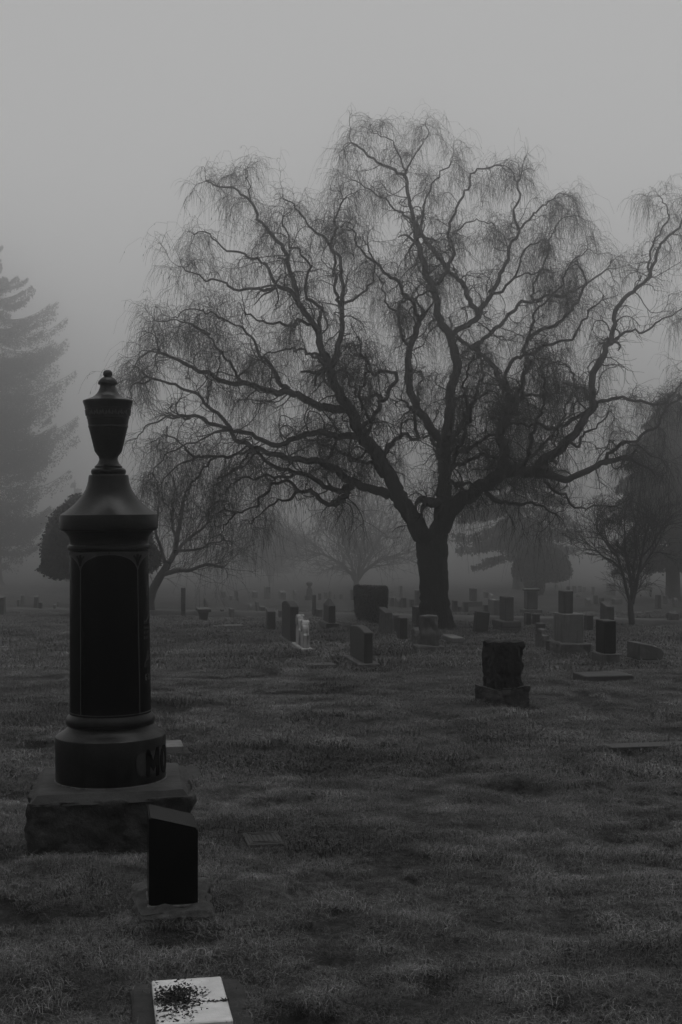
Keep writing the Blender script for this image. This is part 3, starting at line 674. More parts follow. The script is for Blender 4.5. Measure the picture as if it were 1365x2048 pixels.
# the misty rows
GR = 'misty rows of far headstones'
far = [
 ('grey headstone in the mist just above the stone bench', 408, 417, 1197, 1222, M_MID, 'round'),
 ('tiny stone between the bench and the pale-topped little stone', 443, 449, 1219, 1229, M_MID, 'flat'),
 ('little stone with a pale top right of the bench', 458, 469, 1218, 1233, M_LIGHT, 'flat'),
 ('slim far stone on a base above the little pale-topped stone', 469, 477, 1183, 1201, M_MID, 'flat'),
 ('low round stone at the left end of a small walled plot', 498, 505, 1208, 1219, M_LIGHT, 'round'),
 ('taller pale stone in the middle of the small walled plot', 511, 519, 1204, 1222, M_LIGHT, 'flat'),
 ('low kerb stone at the right end of the small walled plot', 518, 532, 1214, 1228, M_MID, 'flat'),
 ('small stone half hidden left of the tall serpentine-topped stone', 558, 566, 1221, 1237, M_MID, 'flat'),
 ('tiny dark block on the lawn behind the white twin tablets', 603, 611, 1231, 1237, M_DARK, 'flat'),
 ('slender grey pillar behind the white twin tablets', 627, 633, 1190, 1235, M_MID, 'flat'),
 ('low dark block at the foot of the slender grey pillar', 631, 646, 1219, 1236, M_DARK, 'flat'),
 ('very faint headstone far left of the hazy round tree', 440, 452, 1183, 1196, M_MID, 'flat'),
 ('very faint low stone beside the slim far stone', 459, 466, 1192, 1200, M_LIGHT, 'flat'),
 ('faint broad headstone under the hazy round tree', 503, 516, 1184, 1196, M_MID, 'flat'),
 ('tall faint headstone right of the hazy round tree', 528, 542, 1174, 1199, M_MID, 'flat'),
 ('faint wide headstone with pale top in the far row', 556, 573, 1183, 1198, M_LIGHT, 'serp'),
 ('faint narrow headstone left of the far urn monument', 586, 595, 1180, 1197, M_MID, 'round'),
 ('faint low stone right of the far urn monument', 636, 643, 1187, 1198, M_MID, 'flat'),
 ('small far stone with a bright top left of the clipped hedges', 648, 655, 1185, 1197, M_LIGHT, 'flat'),
 ('narrow pointed far stone left of the clipped hedges', 658, 664, 1182, 1197, M_MID, 'peak'),
 ('left of two tiny far stones close to the clipped hedges', 668, 675, 1190, 1197, M_MID, 'flat'),
 ('right of two tiny far stones close to the clipped hedges', 679, 686, 1189, 1197, M_MID, 'flat'),
 ('far dark headstone touching the left edge of the clipped hedges', 700, 710, 1180, 1200, M_DARK, 'flat'),
 ('leftmost of three joined grey stones right of the clipped hedges', 777, 789, 1195, 1215, M_MID, 'flat'),
 ('middle of three joined grey stones right of the clipped hedges', 790, 802, 1195, 1216, M_MID, 'round'),
 ('rightmost of three joined grey stones right of the clipped hedges', 803, 814, 1196, 1216, M_MID, 'flat'),
 ('low grey stone left of the tall far stone by the trunk', 819, 830, 1199, 1216, M_MID, 'flat'),
 ('tall grey far stone just left of the willow trunk', 829, 845, 1181, 1216, M_MID, 'flat'),
 ('very faint tall stone above the three joined stones', 798, 806, 1172, 1194, M_MID, 'flat'),
 ('very faint wide stone above the three joined stones', 778, 786, 1183, 1194, M_MID, 'flat'),
 ('small low stone between two small headstones right of the trunk', 915, 924, 1213, 1224, M_MID, 'flat'),
 ('faint square stone left of a tiny white figure', 967, 978, 1184, 1197, M_MID, 'flat'),
 ('tiny white marble figure glowing in the mist', 983, 987, 1188, 1198, M_MARBLE, 'round'),
 ('faint rounded headstone between the tall stele and the slim right tree', 1170, 1183, 1196, 1212, M_MID, 'round'),
 ('faint upright headstone right of the rounded far headstone', 1188, 1197, 1191, 1209, M_DARK, 'flat'),
 ('faint low headstone above the cut-shoulder headstone', 1199, 1209, 1196, 1207, M_DARK, 'flat'),
 ('long low far stone left of the slim right tree', 1223, 1246, 1198, 1209, M_LIGHT, 'flat'),
 ('faint narrow far stone above the tall stele', 1110, 1116, 1168, 1184, M_MID, 'peak'),
 ('left of two hazy stones above the tall stele', 1133, 1141, 1172, 1188, M_MID, 'round'),
 ('right of two hazy stones above the tall stele', 1145, 1153, 1172, 1187, M_MID, 'flat'),
 ('hazy pair-height stone in the far right row', 1156, 1164, 1172, 1185, M_MID, 'flat'),
 ('hazy narrow stone farther along the far right row', 1166, 1173, 1174, 1186, M_MID, 'flat'),
 ('hazy little stone below the far right row', 1152, 1162, 1188, 1197, M_MID, 'round'),
 ('hazy upright stone before the forked slim tree', 1183, 1190, 1174, 1187, M_MID, 'flat'),
 ('hazy broad stone left of the forked stems of the slim tree', 1213, 1232, 1167, 1190, M_MID, 'flat'),
 ('hazy stone right of the forked stems of the slim tree', 1296, 1305, 1175, 1191, M_MID, 'flat'),
 ('grey stone on a step left of the big right trunk', 1312, 1324, 1190, 1218, M_MID, 'flat'),
 ('low stone at the left foot of the big right trunk', 1327, 1336, 1192, 1208, M_MID, 'flat'),
 ('stone at the right foot of the big right trunk', 1345, 1356, 1196, 1214, M_MID, 'round'),
 ('dark headstone cut by the left edge of the picture', -14, 8, 1195, 1230, M_DARK, 'flat'),
 ('grey headstone leaning right at the far left', 63, 74, 1194, 1221, M_MID, 'flat'),
 ('small dark headstone beside the leaning one at the far left', 76, 83, 1205, 1223, M_DARK, 'flat'),
 ('faint tall stone under the big left conifer', 40, 48, 1191, 1212, M_MID, 'flat'),
 ('faint short stone under the big left conifer', 33, 39, 1200, 1211, M_MID, 'flat'),
 ('small pale stone between the far left stones and the urn monument', 106, 112, 1210, 1223, M_LIGHT, 'flat'),
 ('tiny faint stone left of the urn monument shaft', 115, 119, 1203, 1212, M_MID, 'flat'),
 ('faint stone close to the left of the urn monument shaft', 137, 142, 1195, 1208, M_MID, 'flat'),
]
M_FAR = mat('far stone paled for fog', 0.11, 0.85, 0.25, 0.35, 4, 0.3, 60, streak=0.4, speck=0.25)  # grey granite made paler for distant stones: fog haze put into the colour
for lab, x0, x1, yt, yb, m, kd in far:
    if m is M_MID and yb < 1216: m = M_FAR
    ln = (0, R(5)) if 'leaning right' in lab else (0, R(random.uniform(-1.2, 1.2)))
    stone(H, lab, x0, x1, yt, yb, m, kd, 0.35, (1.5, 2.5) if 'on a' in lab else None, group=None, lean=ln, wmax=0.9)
def far_urn():
    f = gpt(619, 1198); e = empty('urn_monument', (f[0], f[1] + 0.3, -SLOPE * f[1]), GRID); k = f[1] / F
    link('base', mesh_bm('base', box_bm(18 * k, 18 * k, 7 * k + 0.1, -0.1, 0.02)), M_MID, e)
    link('die', mesh_bm('die', box_bm(12 * k, 12 * k, 14 * k, 7 * k - 0.01, 0.02, taper=0.85)), M_MID, e)
    V, f_ = lathe([(3 * k, 21 * k - 0.02), (4 * k, 22 * k), (2 * k, 24 * k), (5.5 * k, 27 * k), (6.5 * k, 31 * k), (6.2 * k, 32 * k), (3 * k, 34 * k)], 20)
    link('urn', mesh_np('urn', V, f_), M_MID, e)
    tag(e, 'faint far monument crowned with an urn, behind the white twin tablets', 'monument')
far_urn()

# ------------------------------------------------------------------ trees
def catmull(P, step, stiff=0.0):
    P = np.asarray(P, float)
    if len(P) == 2: P = np.stack([P[0], (P[0] + P[1]) / 2, P[1]])
    Q = np.concatenate([[2 * P[0] - P[1]], P, [2 * P[-1] - P[-2]]])
    out = []
    for i in range(1, len(Q) - 2):
        n = max(2, int(np.linalg.norm(Q[i + 1][:3] - Q[i][:3]) / step))
        for t in np.arange(n) / n:
            a, b, c_, d = Q[i - 1], Q[i], Q[i + 1], Q[i + 2]
            sp = 0.5 * (2 * b + (c_ - a) * t + (2 * a - 5 * b + 4 * c_ - d) * t * t + (3 * b - a - 3 * c_ + d) * t ** 3)
            out.append(sp * (1 - stiff) + (b + (c_ - b) * t) * stiff)
    out.append(Q[-2]); return np.array(out)
def tube(P, r, sides=10, rn=0.0, seed=0):
    """one thick limb with carried frame; returns V, quads, tris"""
    P = np.asarray(P, float); n = len(P)
    T = np.gradient(P, axis=0); T /= np.linalg.norm(T, axis=1)[:, None] + 1e-9
    u = np.cross(T[0], [0.13, 1, 0.07]); u /= np.linalg.norm(u); a = np.linspace(0, 2 * math.pi, sides, endpoint=False)
    V = np.zeros((n, sides, 3))
    for i in range(n):
        u = u - T[i] * np.dot(u, T[i]); u /= np.linalg.norm(u) + 1e-9; v = np.cross(T[i], u)
        ring = np.cos(a)[:, None] * u + np.sin(a)[:, None] * v
        rr = r[i]
        if rn > 0:
            q = P[i] + ring * rr; rr = rr * (1 + rn * 2 * (vnoise(q * 2.5 / max(0.15, r[i] * 2.2) * np.array([1, 1, 0.45]) + seed) - 0.5))[:, None]
        V[i] = P[i] + ring * rr
    i = np.arange(n * sides).reshape(n, sides); j = np.roll(i, -1, 1)
    q = np.stack([i[:-1], j[:-1], j[1:], i[1:]], -1).reshape(-1, 4)
    V = np.concatenate([V.reshape(-1, 3), P[:1], P[-1:]]); k = n * sides
    t = np.concatenate([np.stack([j[0], i[0], np.full(sides, k)], -1), np.stack([i[-1], j[-1], np.full(sides, k + 1)], -1)])
    return V, q, t
def tubes(P, Rr, sides=3):
    """many thin strands at once: P (S,N,3), Rr (S,N)"""
    S, N, _ = P.shape
    T = np.gradient(P, axis=1); T /= np.linalg.norm(T, axis=2)[..., None] + 1e-9
    ref = np.where(np.abs(T[:, :1, 2:3]) < 0.8, np.array([0, 0, 1.0]), np.array([0.8, 0.6, 0.0])); ref = np.broadcast_to(ref, T.shape)
    U = np.cross(T, ref); U /= np.linalg.norm(U, axis=2)[..., None] + 1e-9; W = np.cross(T, U)
    a = np.linspace(0, 2 * math.pi, sides, endpoint=False)
    V = P[:, :, None, :] + Rr[:, :, None, None] * (np.cos(a)[None, None, :, None] * U[:, :, None, :] + np.sin(a)[None, None, :, None] * W[:, :, None, :])
    i = np.arange(S * N * sides).reshape(S, N, sides); j = np.roll(i, -1, 2)
    q = np.stack([i[:, :-1], j[:, :-1], j[:, 1:], i[:, 1:]], -1).reshape(-1, 4)
    return V.reshape(-1, 3), q
def grow(st, di, ln, N, wig, grav, g_pow=1.0, up=0.0):
    """S paths stepping together; wig = wandering, grav = pull downwards growing along the path"""
    S = len(st); P = np.zeros((S, N, 3)); P[:, 0] = st; d = di.copy(); h = (ln / (N - 1))[:, None]
    cur = np.zeros((S, 3))
    for i in range(1, N):
        cur = 0.55 * cur + rng.normal(0, wig, (S, 3)); f = (i / N) ** g_pow
        d = d + cur; d[:, 2] += up - (grav * f if np.isscalar(grav) else (grav * f))
        d /= np.linalg.norm(d, axis=1)[:, None] + 1e-9
        P[:, i] = P[:, i - 1] + d * h
    return P
def spawn(P, cnt, t0=0.1, t1=1.0):
    """cnt children on every path: positions, tangents and the parent's index / t"""
    S, N, _ = P.shape; k = np.repeat(np.arange(S), cnt); t = rng.uniform(t0, t1, len(k)) * (N - 1)
    i = np.minimum(t.astype(int), N - 2); f = (t - i)[:, None]
    pos = P[k, i] * (1 - f) + P[k, i + 1] * f; tan = P[k, i + 1] - P[k, i]; tan /= np.linalg.norm(tan, axis=1)[:, None] + 1e-9
    return pos, tan, k, t / (N - 1)
def side_dirs(tan, fwd, up):
    v = rng.normal(0, 1, tan.shape); v -= tan * np.sum(v * tan, 1)[:, None]; v /= np.linalg.norm(v, axis=1)[:, None] + 1e-9
    d = v + tan * fwd; d[:, 2] += up; return d / np.linalg.norm(d, axis=1)[:, None]
def taper(r0, N, end=0.3):
    return r0[:, None] * np.linspace(1, end, N)[None, :]

def willow():
    D0 = 32.8; K = D0 / F
    root = empty('weeping_willow', tuple(gpt(873, 1259)), 0); org = np.array(root.location)
    tag(root, 'great bare weeping willow with forked trunk and hanging twigs in the middle of the cemetery', 'tree')
    # limbs traced as (x, y, half width) in photograph pixels, with a depth change (m) towards their tip
    L = []
    def limb(dep, r0, r1, *pts): L.append((dep, r0, r1, pts))
    limb(-2.2, 21, 9.5, (862, 1095), (838, 1062), (822, 1032), (795, 993), (772, 944), (745, 900), (723, 865), (705, 825), (679, 790), (661, 737))
    limb(-1.0, 9, 4.5, (661, 737), (644, 694), (633, 659), (613, 624), (591, 593), (569, 578), (552, 573))
    limb(-0.8, 4.5, 1.4, (552, 573), (516, 582), (481, 576), (446, 565), (407, 560), (389, 545), (363, 534))
    limb(0.8, 4, 1.4, (552, 573), (525, 527), (503, 514), (464, 503), (433, 483), (415, 463), (385, 466))
    limb(0.5, 6.5, 1.8, (605, 612), (597, 585), (582, 554), (574, 518), (560, 488), (538, 461), (514, 444), (512, 431), (503, 404), (490, 391), (464, 380), (437, 372), (413, 364))
    limb(0.3, 2.2, 1.0, (502, 404), (499, 385), (494, 360))
    limb(1.6, 8, 1.4, (661, 737), (675, 703), (684, 664), (687, 620), (684, 562), (679, 523), (666, 496), (648, 474), (622, 459), (604, 430), (582, 408), (566, 396))
    limb(1.2, 4.5, 2, (687, 620), (673, 593), (668, 532), (665, 488), (672, 440), (690, 400))
    limb(-1.2, 5, 1.6, (640, 672), (640, 615), (618, 598), (609, 576), (620, 532), (600, 501), (578, 475), (565, 431))
    limb(-1.0, 4.5, 2, (622, 648), (596, 642), (578, 655), (552, 642), (520, 640), (490, 625))
    limb(1.0, 3.5, 1.5, (688, 606), (723, 589), (745, 562), (749, 527), (735, 490))
    limb(-2.6, 9.5, 3, (690, 818), (640, 812), (604, 794), (578, 781), (547, 785), (521, 775), (490, 768), (459, 761), (429, 753), (407, 742), (376, 728), (349, 715), (320, 705))
    limb(-1.4, 6, 2, (578, 779), (556, 755), (538, 733), (516, 706), (503, 677), (480, 652), (455, 640))
    limb(1.0, 4, 1.6, (480, 766), (468, 735), (440, 700), (410, 670), (380, 650))
    limb(-3.0, 8, 2.5, (712, 873), (675, 871), (640, 865), (604, 871), (574, 882), (543, 887), (516, 880), (490, 865), (464, 860), (437, 834), (411, 807), (385, 785), (349, 768), (319, 763), (290, 752))
    limb(-1.0, 3, 1.2, (415, 810), (420, 775), (432, 740), (440, 712))
    limb(-3.2, 10, 3, (778, 990), (745, 979), (710, 966), (688, 957), (666, 935), (640, 922), (604, 920), (569, 913), (534, 904), (503, 895), (477, 878), (459, 860), (430, 850), (395, 838), (355, 832))
    limb(-1.8, 7, 2, (710, 968), (679, 979), (648, 977), (631, 957), (604, 946), (574, 935), (547, 933), (525, 917), (499, 904), (468, 909), (433, 915), (393, 909), (360, 885), (335, 870))
    limb(-2.0, 7, 2, (706, 972), (684, 992), (670, 1010), (648, 1001), (622, 981), (596, 979), (574, 966), (547, 970), (530, 988), (516, 1014), (480, 1025), (450, 1018))
    limb(-0.6, 4, 1.3, (596, 981), (578, 1001), (547, 1005), (525, 1022), (505, 1045))
    limb(0.6, 5, 2.5, (655, 932), (663, 905), (668, 880), (676, 868))
    limb(-0.8, 4, 1.4, (600, 945), (570, 955), (540, 950), (510, 960), (480, 955), (455, 975))
    limb(1.4, 6.5, 2.5, (767, 917), (776, 895), (800, 873), (818, 870), (835, 878), (833, 850), (825, 825), (800, 800))
    limb(1.8, 6, 3, (719, 860), (745, 834), (767, 799), (789, 768), (792, 750), (775, 742), (750, 748), (735, 722), (715, 705))
    limb(1.0, 3.5, 1.5, (745, 900), (720, 915), (700, 925), (690, 910))
    limb(2.0, 4.5, 1.8, (770, 800), (750, 790), (725, 796), (705, 770), (690, 740))
    # centre
    limb(0.6, 21, 13, (868, 1100), (879, 1067), (886, 1014), (888, 966), (888, 926), (886, 891))
    limb(-1.4, 10, 6, (886, 895), (875, 873), (853, 843), (831, 812), (816, 768), (816, 724), (820, 690), (831, 664), (840, 642))
    limb(-1.0, 5.5, 2, (840, 642), (827, 602), (805, 576), (778, 549), (760, 530), (735, 515), (712, 490), (705, 460))
    limb(0.8, 4.5, 2, (818, 690), (800, 664), (796, 624), (800, 605), (822, 598), (860, 580))
    limb(1.0, 3, 1.2, (796, 630), (780, 615), (768, 590), (770, 565), (750, 545))
    limb(0.8, 12.5, 6, (887, 895), (897, 856), (901, 812), (903, 781), (913, 746), (911, 711), (901, 677), (884, 642), (870, 602), (864, 571), (851, 554), (846, 523), (835, 488))
    limb(0.4, 6, 2.2, (835, 488), (831, 444), (820, 400), (809, 351), (787, 338), (758, 329), (734, 305), (716, 290), (702, 284))
    limb(0.8, 2.8, 1, (809, 355), (818, 330), (831, 305), (846, 280), (856, 262), (850, 250))
    limb(-0.6, 2.4, 1, (811, 345), (800, 316), (791, 290), (785, 278), (768, 268), (745, 266))
    limb(-1.0, 3.4, 1.2, (836, 470), (820, 439), (791, 413), (765, 395), (727, 369), (700, 360))
    limb(1.0, 3.4, 1.4, (838, 470), (846, 440), (850, 405), (862, 375), (880, 345), (902, 322))
    limb(1.2, 5, 1.8, (866, 571), (884, 558), (897, 532), (910, 501), (899, 461), (914, 413), (932, 387), (941, 356), (958, 338), (980, 335), (1002, 330))
    limb(0.5, 2.2, 1, (905, 470), (925, 455), (955, 440), (985, 445))
    limb(1.5, 7, 4.5, (903, 680), (914, 659), (941, 646), (954, 628), (941, 598), (919, 567), (897, 540), (870, 505), (853, 483), (840, 455))
    limb(1.0, 6.5, 2, (950, 640), (972, 602), (994, 571), (1011, 527), (1024, 488), (1035, 461), (1029, 439), (1031, 409), (1037, 380), (1041, 356))
    limb(0.8, 3, 1.2, (1036, 459), (1060, 440), (1085, 415), (1110, 395), (1130, 390))
    limb(-0.8, 4, 1.5, (985, 585), (1009, 580), (1020, 560), (1032, 540), (1040, 510), (1060, 490), (1090, 480))
    limb(0.5, 2.2, 1, (1029, 556), (1064, 549), (1085, 535))
    limb(-2.0, 5.5, 2.5, (901, 902), (941, 895), (967, 878), (994, 869), (1010, 850))
    limb(-1.6, 5, 3, (903, 931), (941, 920), (967, 906), (1000, 915))
    limb(-1.5, 4.5, 3, (901, 968), (932, 968), (952, 974))
    limb(-0.9, 10, 9, (880, 1010), (866, 1005), (851, 1004))
    limb(1.2, 3, 1.2, (904, 960), (925, 985), (935, 1010))
    # right
    limb(-0.6, 19, 12, (876, 1085), (892, 1040), (906, 1014), (941, 988), (976, 966), (1002, 946), (1033, 940), (1068, 944))
    limb(-1.0, 11, 6, (1066, 944), (1090, 917), (1117, 900), (1143, 873), (1169, 843), (1186, 816), (1186, 790), (1189, 746), (1200, 724), (1222, 687))
    limb(0.6, 6.5, 2.2, (1222, 687), (1231, 646), (1237, 615), (1257, 593), (1288, 567), (1306, 532), (1319, 496), (1336, 470), (1365, 444), (1385, 410))
    limb(0.8, 3.2, 1.2, (1298, 550), (1303, 514), (1312, 479), (1336, 439), (1330, 410), (1320, 395))
    limb(-0.8, 3.4, 1.2, (1227, 686), (1253, 659), (1288, 664), (1310, 642), (1350, 624), (1380, 610))
    limb(-0.8, 5, 1.8, (1184, 814), (1205, 799), (1240, 796), (1270, 801), (1306, 812), (1332, 807), (1365, 772), (1390, 755))
    limb(1.4, 5.5, 3, (1174, 827), (1143, 843), (1108, 854), (1073, 851), (1029, 847))
    limb(-1.6, 9, 5, (1068, 944), (1100, 950), (1130, 957), (1169, 948), (1205, 931), (1231, 924), (1251, 917))
    limb(-0.8, 5, 1.8, (1211, 930), (1214, 909), (1240, 891), (1275, 882), (1292, 860), (1317, 856), (1328, 825), (1365, 799), (1395, 785))
    limb(-0.5, 2.2, 1, (1244, 890), (1288, 895), (1310, 908), (1328, 922))
    limb(1.8, 12, 9, (1000, 948), (1011, 913), (1002, 873), (1003, 851), (1020, 825), (1033, 805))
    limb(1.6, 7.5, 4.5, (1022, 820), (1014, 777), (998, 755), (976, 724), (950, 702), (919, 678))
    limb(1.0, 6.5, 2.5, (1033, 807), (1040, 781), (1051, 750), (1054, 724), (1046, 703), (1068, 668), (1108, 650), (1134, 624), (1161, 598), (1169, 567), (1155, 530))
    limb(-1.0, 5, 2, (1012, 770), (1020, 725), (1051, 712), (1081, 699), (1117, 681), (1152, 677), (1157, 655), (1180, 620), (1205, 600))
    limb(1.4, 5.5, 2, (940, 697), (958, 685), (985, 664), (1011, 642), (1038, 611), (1068, 598), (1095, 593), (1143, 589), (1180, 560), (1215, 535))
    limb(0.8, 3.2, 1.2, (1066, 600), (1068, 576), (1081, 540), (1095, 514), (1099, 479), (1121, 439), (1150, 430))
    limb(-0.8, 3.5, 1.4, (1055, 690), (1068, 628), (1090, 602), (1125, 570), (1140, 530), (1175, 500))
    limb(-1.6, 4.5, 1.8, (1110, 905), (1135, 885), (1150, 895), (1165, 870), (1195, 850), (1215, 825))
    limb(-1.2, 5.5, 2, (972, 985), (994, 1004), (1029, 1007), (1064, 1010), (1090, 1018), (1112, 1029))
    limb(-0.8, 4, 1.4, (1090, 955), (1108, 983), (1130, 988), (1147, 1014), (1175, 1018), (1200, 1010), (1230, 1012))
    limb(1.5, 4, 1.5, (1033, 806), (1060, 790), (1090, 795), (1120, 775), (1150, 770))
    limb(-1.5, 4, 1.5, (905, 800), (930, 790), (955, 795), (980, 780), (1000, 790))
    limb(-0.8, 3, 1.2, (464, 860), (420, 872), (380, 885), (340, 905), (310, 935))
    limb(0.8, 3, 1.2, (380, 836), (330, 838), (295, 848), (275, 875))
    limb(-0.6, 3, 1.2, (400, 910), (355, 930), (325, 962))
    limb(1.0, 3, 1.2, (433, 915), (400, 945), (372, 985), (362, 1015))
    limb(0.6, 2.6, 1.2, (349, 715), (308, 702), (282, 715), (266, 742))
    limb(-0.6, 2.6, 1.2, (300, 756), (276, 768), (262, 795))
    limb(-1.0, 2.6, 1.2, (480, 1025), (455, 1040), (440, 1065))
    limb(1.2, 3, 1.2, (505, 895), (470, 935), (440, 960), (425, 995))
    limb(-0.6, 2.6, 1.2, (420, 670), (385, 650), (340, 640), (310, 640))
    limb(1.0, 2.6, 1.2, (455, 642), (420, 625), (385, 620), (350, 632))
    # limbs that run mostly towards or away from the viewer
    limb(4.5, 6.5, 2, (884, 940), (872, 890), (850, 850), (838, 800), (845, 740))
    limb(5.0, 6, 2, (890, 900), (925, 850), (950, 800), (965, 740), (955, 690))
    limb(-4.5, 6, 2, (892, 960), (915, 900), (938, 840), (930, 770), (950, 720))
    limb(-4.0, 5, 2, (735, 885), (740, 840), (720, 790), (735, 740), (725, 690))
    limb(4.2, 5, 2, (775, 950), (750, 930), (700, 915), (660, 890), (620, 880))
    limb(4.0, 5, 2, (985, 962), (1040, 930), (1090, 890), (1120, 840), (1140, 800))
    limb(-4.0, 5, 2, (1040, 942), (1060, 900), (1070, 850), (1090, 800), (1080, 740))
    limb(3.5, 4, 1.5, (665, 745), (640, 720), (600, 700), (560, 700), (520, 720))
    limb(3.5, 4, 1.5, (1187, 800), (1150, 770), (1130, 730), (1100, 720))
    # trunk
    tp = [(873, 1272, 44), (872, 1252, 38), (871, 1238, 32.5), (870, 1215, 29.5), (869, 1180, 28), (867, 1140, 28), (865, 1110, 30.5), (864, 1088, 31), (866, 1070, 22)]
    P = catmull([np.append(px(x, y, D0), r * K) for x, y, r in tp], 0.08)
    V, q, t = tube(P[:, :3], P[:, 3], 40, 0.10, 2.0)
    # buttress ridges
    c2 = V[:, :2] - np.array([np.interp(V[:, 2], P[::-1, 2][np.argsort(P[::-1, 2])], P[::-1, 0][np.argsort(P[::-1, 2])]), np.full(len(V), D0)]).T
    an = np.arctan2(c2[:, 1], c2[:, 0]); low = np.clip((V[:, 2].min() + 1.0 - V[:, 2]) / 1.0, 0, 1)
    rid = 1 + 0.045 * np.sin(an * 11 + V[:, 2] * 2.0) + 0.20 * low * np.maximum(0, np.sin(an * 5 + 0.7))
    V[:, :2] = V[:, :2] - c2 + c2 * rid[:, None]
    link('trunk', mesh_np('trunk', V - org, [q, t]), M_BARK, root)
    paths = []                                   # every limb in space
    allp = np.zeros((0, 3)); alld = np.zeros(0)
    for dep, r0, r1, pts in L:
        pts = np.array(pts, float)
        if len(allp):
            dd = np.hypot(allp[:, 0] - pts[0, 0], allp[:, 1] - pts[0, 1]); d0 = alld[np.argmin(dd)] if dd.min() < 60 else D0
        else: d0 = D0
        if len(paths) == 0 or pts[0, 1] > 1080: d0 = D0
        seg = np.concatenate([[0], np.cumsum(np.hypot(*np.diff(pts, axis=0).T))]); s = seg / seg[-1]
        dd = d0 + dep * s
        A = np.array([np.append(px(x, y, q_), (r0 + (r1 - r0) * u ** 0.8) * q_ / F) for (x, y), q_, u in zip(pts, dd, s)])
        Q = catmull(A, 0.10, 0.35); Q[:, 3] = np.maximum(Q[:, 3] * (0.86 if r0 < 9 else 0.96), 0.008)
        Q[1:, :3] += (np.stack([vnoise(Q[1:, :3] * 2.6 + k * 13.1) for k in range(3)], -1) - 0.5) * np.array([0.10, 0.30, 0.10]) * np.minimum(1, np.linspace(0.2, 2, len(Q) - 1))[:, None]
        Q[1:-1, :3] += (np.stack([vnoise(Q[1:-1, :3] * 6.5 + k * 17.7 + 40) for k in range(3)], -1) - 0.5) * (0.16 if r0 < 8 else 0.11)
        n = len(Q); uu = np.linspace(0, 1, n)
        allp = np.concatenate([allp, np.stack([np.interp(uu, s, pts[:, 0]), np.interp(uu, s, pts[:, 1]), uu], -1)]); alld = np.concatenate([alld, Q[:, 1]])
        V, q, t = tube(Q[:, :3], Q[:, 3], 12 if r0 > 5 else 8, 0.16, r0)
        link('limb', mesh_np('limb', V - org, [q, t]), M_LIMB if r0 < 15 else M_BARK, root)
        paths.append(Q)
    # branches of the limbs
    st, di, ln, r0 = [], [], [], []
    for Q, (dep, ra, rb, pts) in zip(paths, L):
        if ra > 18: lo = 0.55
        elif ra >= 9: lo = 0.2
        else: lo = 0.05
        n = len(Q); length = n * 0.10
        cnt = max(3, int(length * (1 - lo) * 4.6))
        ii = np.minimum((rng.uniform(lo, 1.0, cnt) * (n - 1)).astype(int), n - 2)
        tan = Q[ii + 1, :3] - Q[ii, :3]; tan /= np.linalg.norm(tan, axis=1)[:, None]
        st.append(Q[ii, :3]); di.append(side_dirs(tan, 0.6, 0.12)); ln.append(rng.uniform(0.4, 1.35, cnt) * (0.8 + 0.4 * (Q[ii, 3] > 0.04)))
        r0.append(np.clip(Q[ii, 3] * 0.32, 0.006, 0.020))
        # the tip carries on as two or three thin branches
        k = 4; tt = np.repeat((Q[-1:, :3] - Q[-3:-2, :3]), k, 0); tt /= np.linalg.norm(tt, axis=1)[:, None]
        st.append(np.repeat(Q[-1:, :3], k, 0)); di.append(side_dirs(tt, 1.2, -0.15)); ln.append(rng.uniform(0.4, 0.9, k)); r0.append(np.full(k, max(0.0075, Q[-1, 3] * 0.6)))
    st, di, ln, r0 = map(np.concatenate, (st, di, ln, r0))
    B1 = grow(st, di, ln, 12, 0.26, 0.20, 1.2); R1 = taper(r0, 12, 0.4)
    V, q = tubes(B1, R1, 5)
    tag(link('branches', mesh_np('branches', V - org, [q]), M_LIMB, root), kind='stuff')
    # branchlets
    pos, tan, k, t = spawn(B1, 9, 0.12, 1.0)
    B2 = grow(pos, side_dirs(tan, 0.9, 0.18), rng.uniform(0.2, 0.75, len(pos)), 5, 0.30, 0.36, 0.8); R2 = taper(np.clip(r0[k] * 0.38, 0.0036, 0.0068), 5, 0.5)
    V, q = tubes(B2, R2, 3)
    tag(link('branchlets', mesh_np('branchlets', V - org, [q]), M_TWIG, root), kind='stuff')
    # hanging twigs: they spring outward, then hang
    p1, t1, _, _ = spawn(B2, 5, 0.15, 1.0); p2, t2, _, _ = spawn(B1, 6, 0.3, 1.0)
    pos = np.concatenate([p1, p2]); tan = np.concatenate([t1, t2])
    keep = (vnoise(pos * 0.55 + 31) > 0.30) & ((pos[:, 2] > 2.2) | (rng.random(len(pos)) < 0.6)); pos, tan = pos[keep], tan[keep]
    ln = rng.gamma(3.0, 0.16, len(pos)).clip(0.15, 1.3) * np.where((pos[:, 2] < 3.2), 1.15, 1.0)
    B3 = grow(pos, side_dirs(tan, 0.8, 0.15), ln, 4, 0.13, 1.5, 0.55); R3 = taper(rng.uniform(0.0017, 0.0030, len(pos)), 4, 0.7)
    V, q = tubes(B3, R3, 3)
    tag(link('hanging_twigs', mesh_np('hanging_twigs', V - org, [q]), M_TWIG, root), kind='stuff')
    # withered buds on the twigs
    pos, tan, _, _ = spawn(B3[::3], 2, 0.3, 1.0); n = len(pos)
    s = rng.uniform(0.010, 0.022, n)[:, None]; sd = rng.normal(0, 1, (n, 3)); sd /= np.linalg.norm(sd, axis=1)[:, None]; dn = tan + rng.normal(0, 0.3, (n, 3)) + [0, 0, -0.6]
    V = np.stack([pos, pos + dn * s * 1.1 + sd * s * 0.35, pos + dn * s * 2.4, pos + dn * s * 1.1 - sd * s * 0.35], 1).reshape(-1, 3)
    tag(link('withered_buds', mesh_np('buds', V - org, [np.arange(n * 4).reshape(n, 4)]), M_TWIG, root), kind='stuff')
    print('willow', len(B1), len(B2), len(B3))
willow()

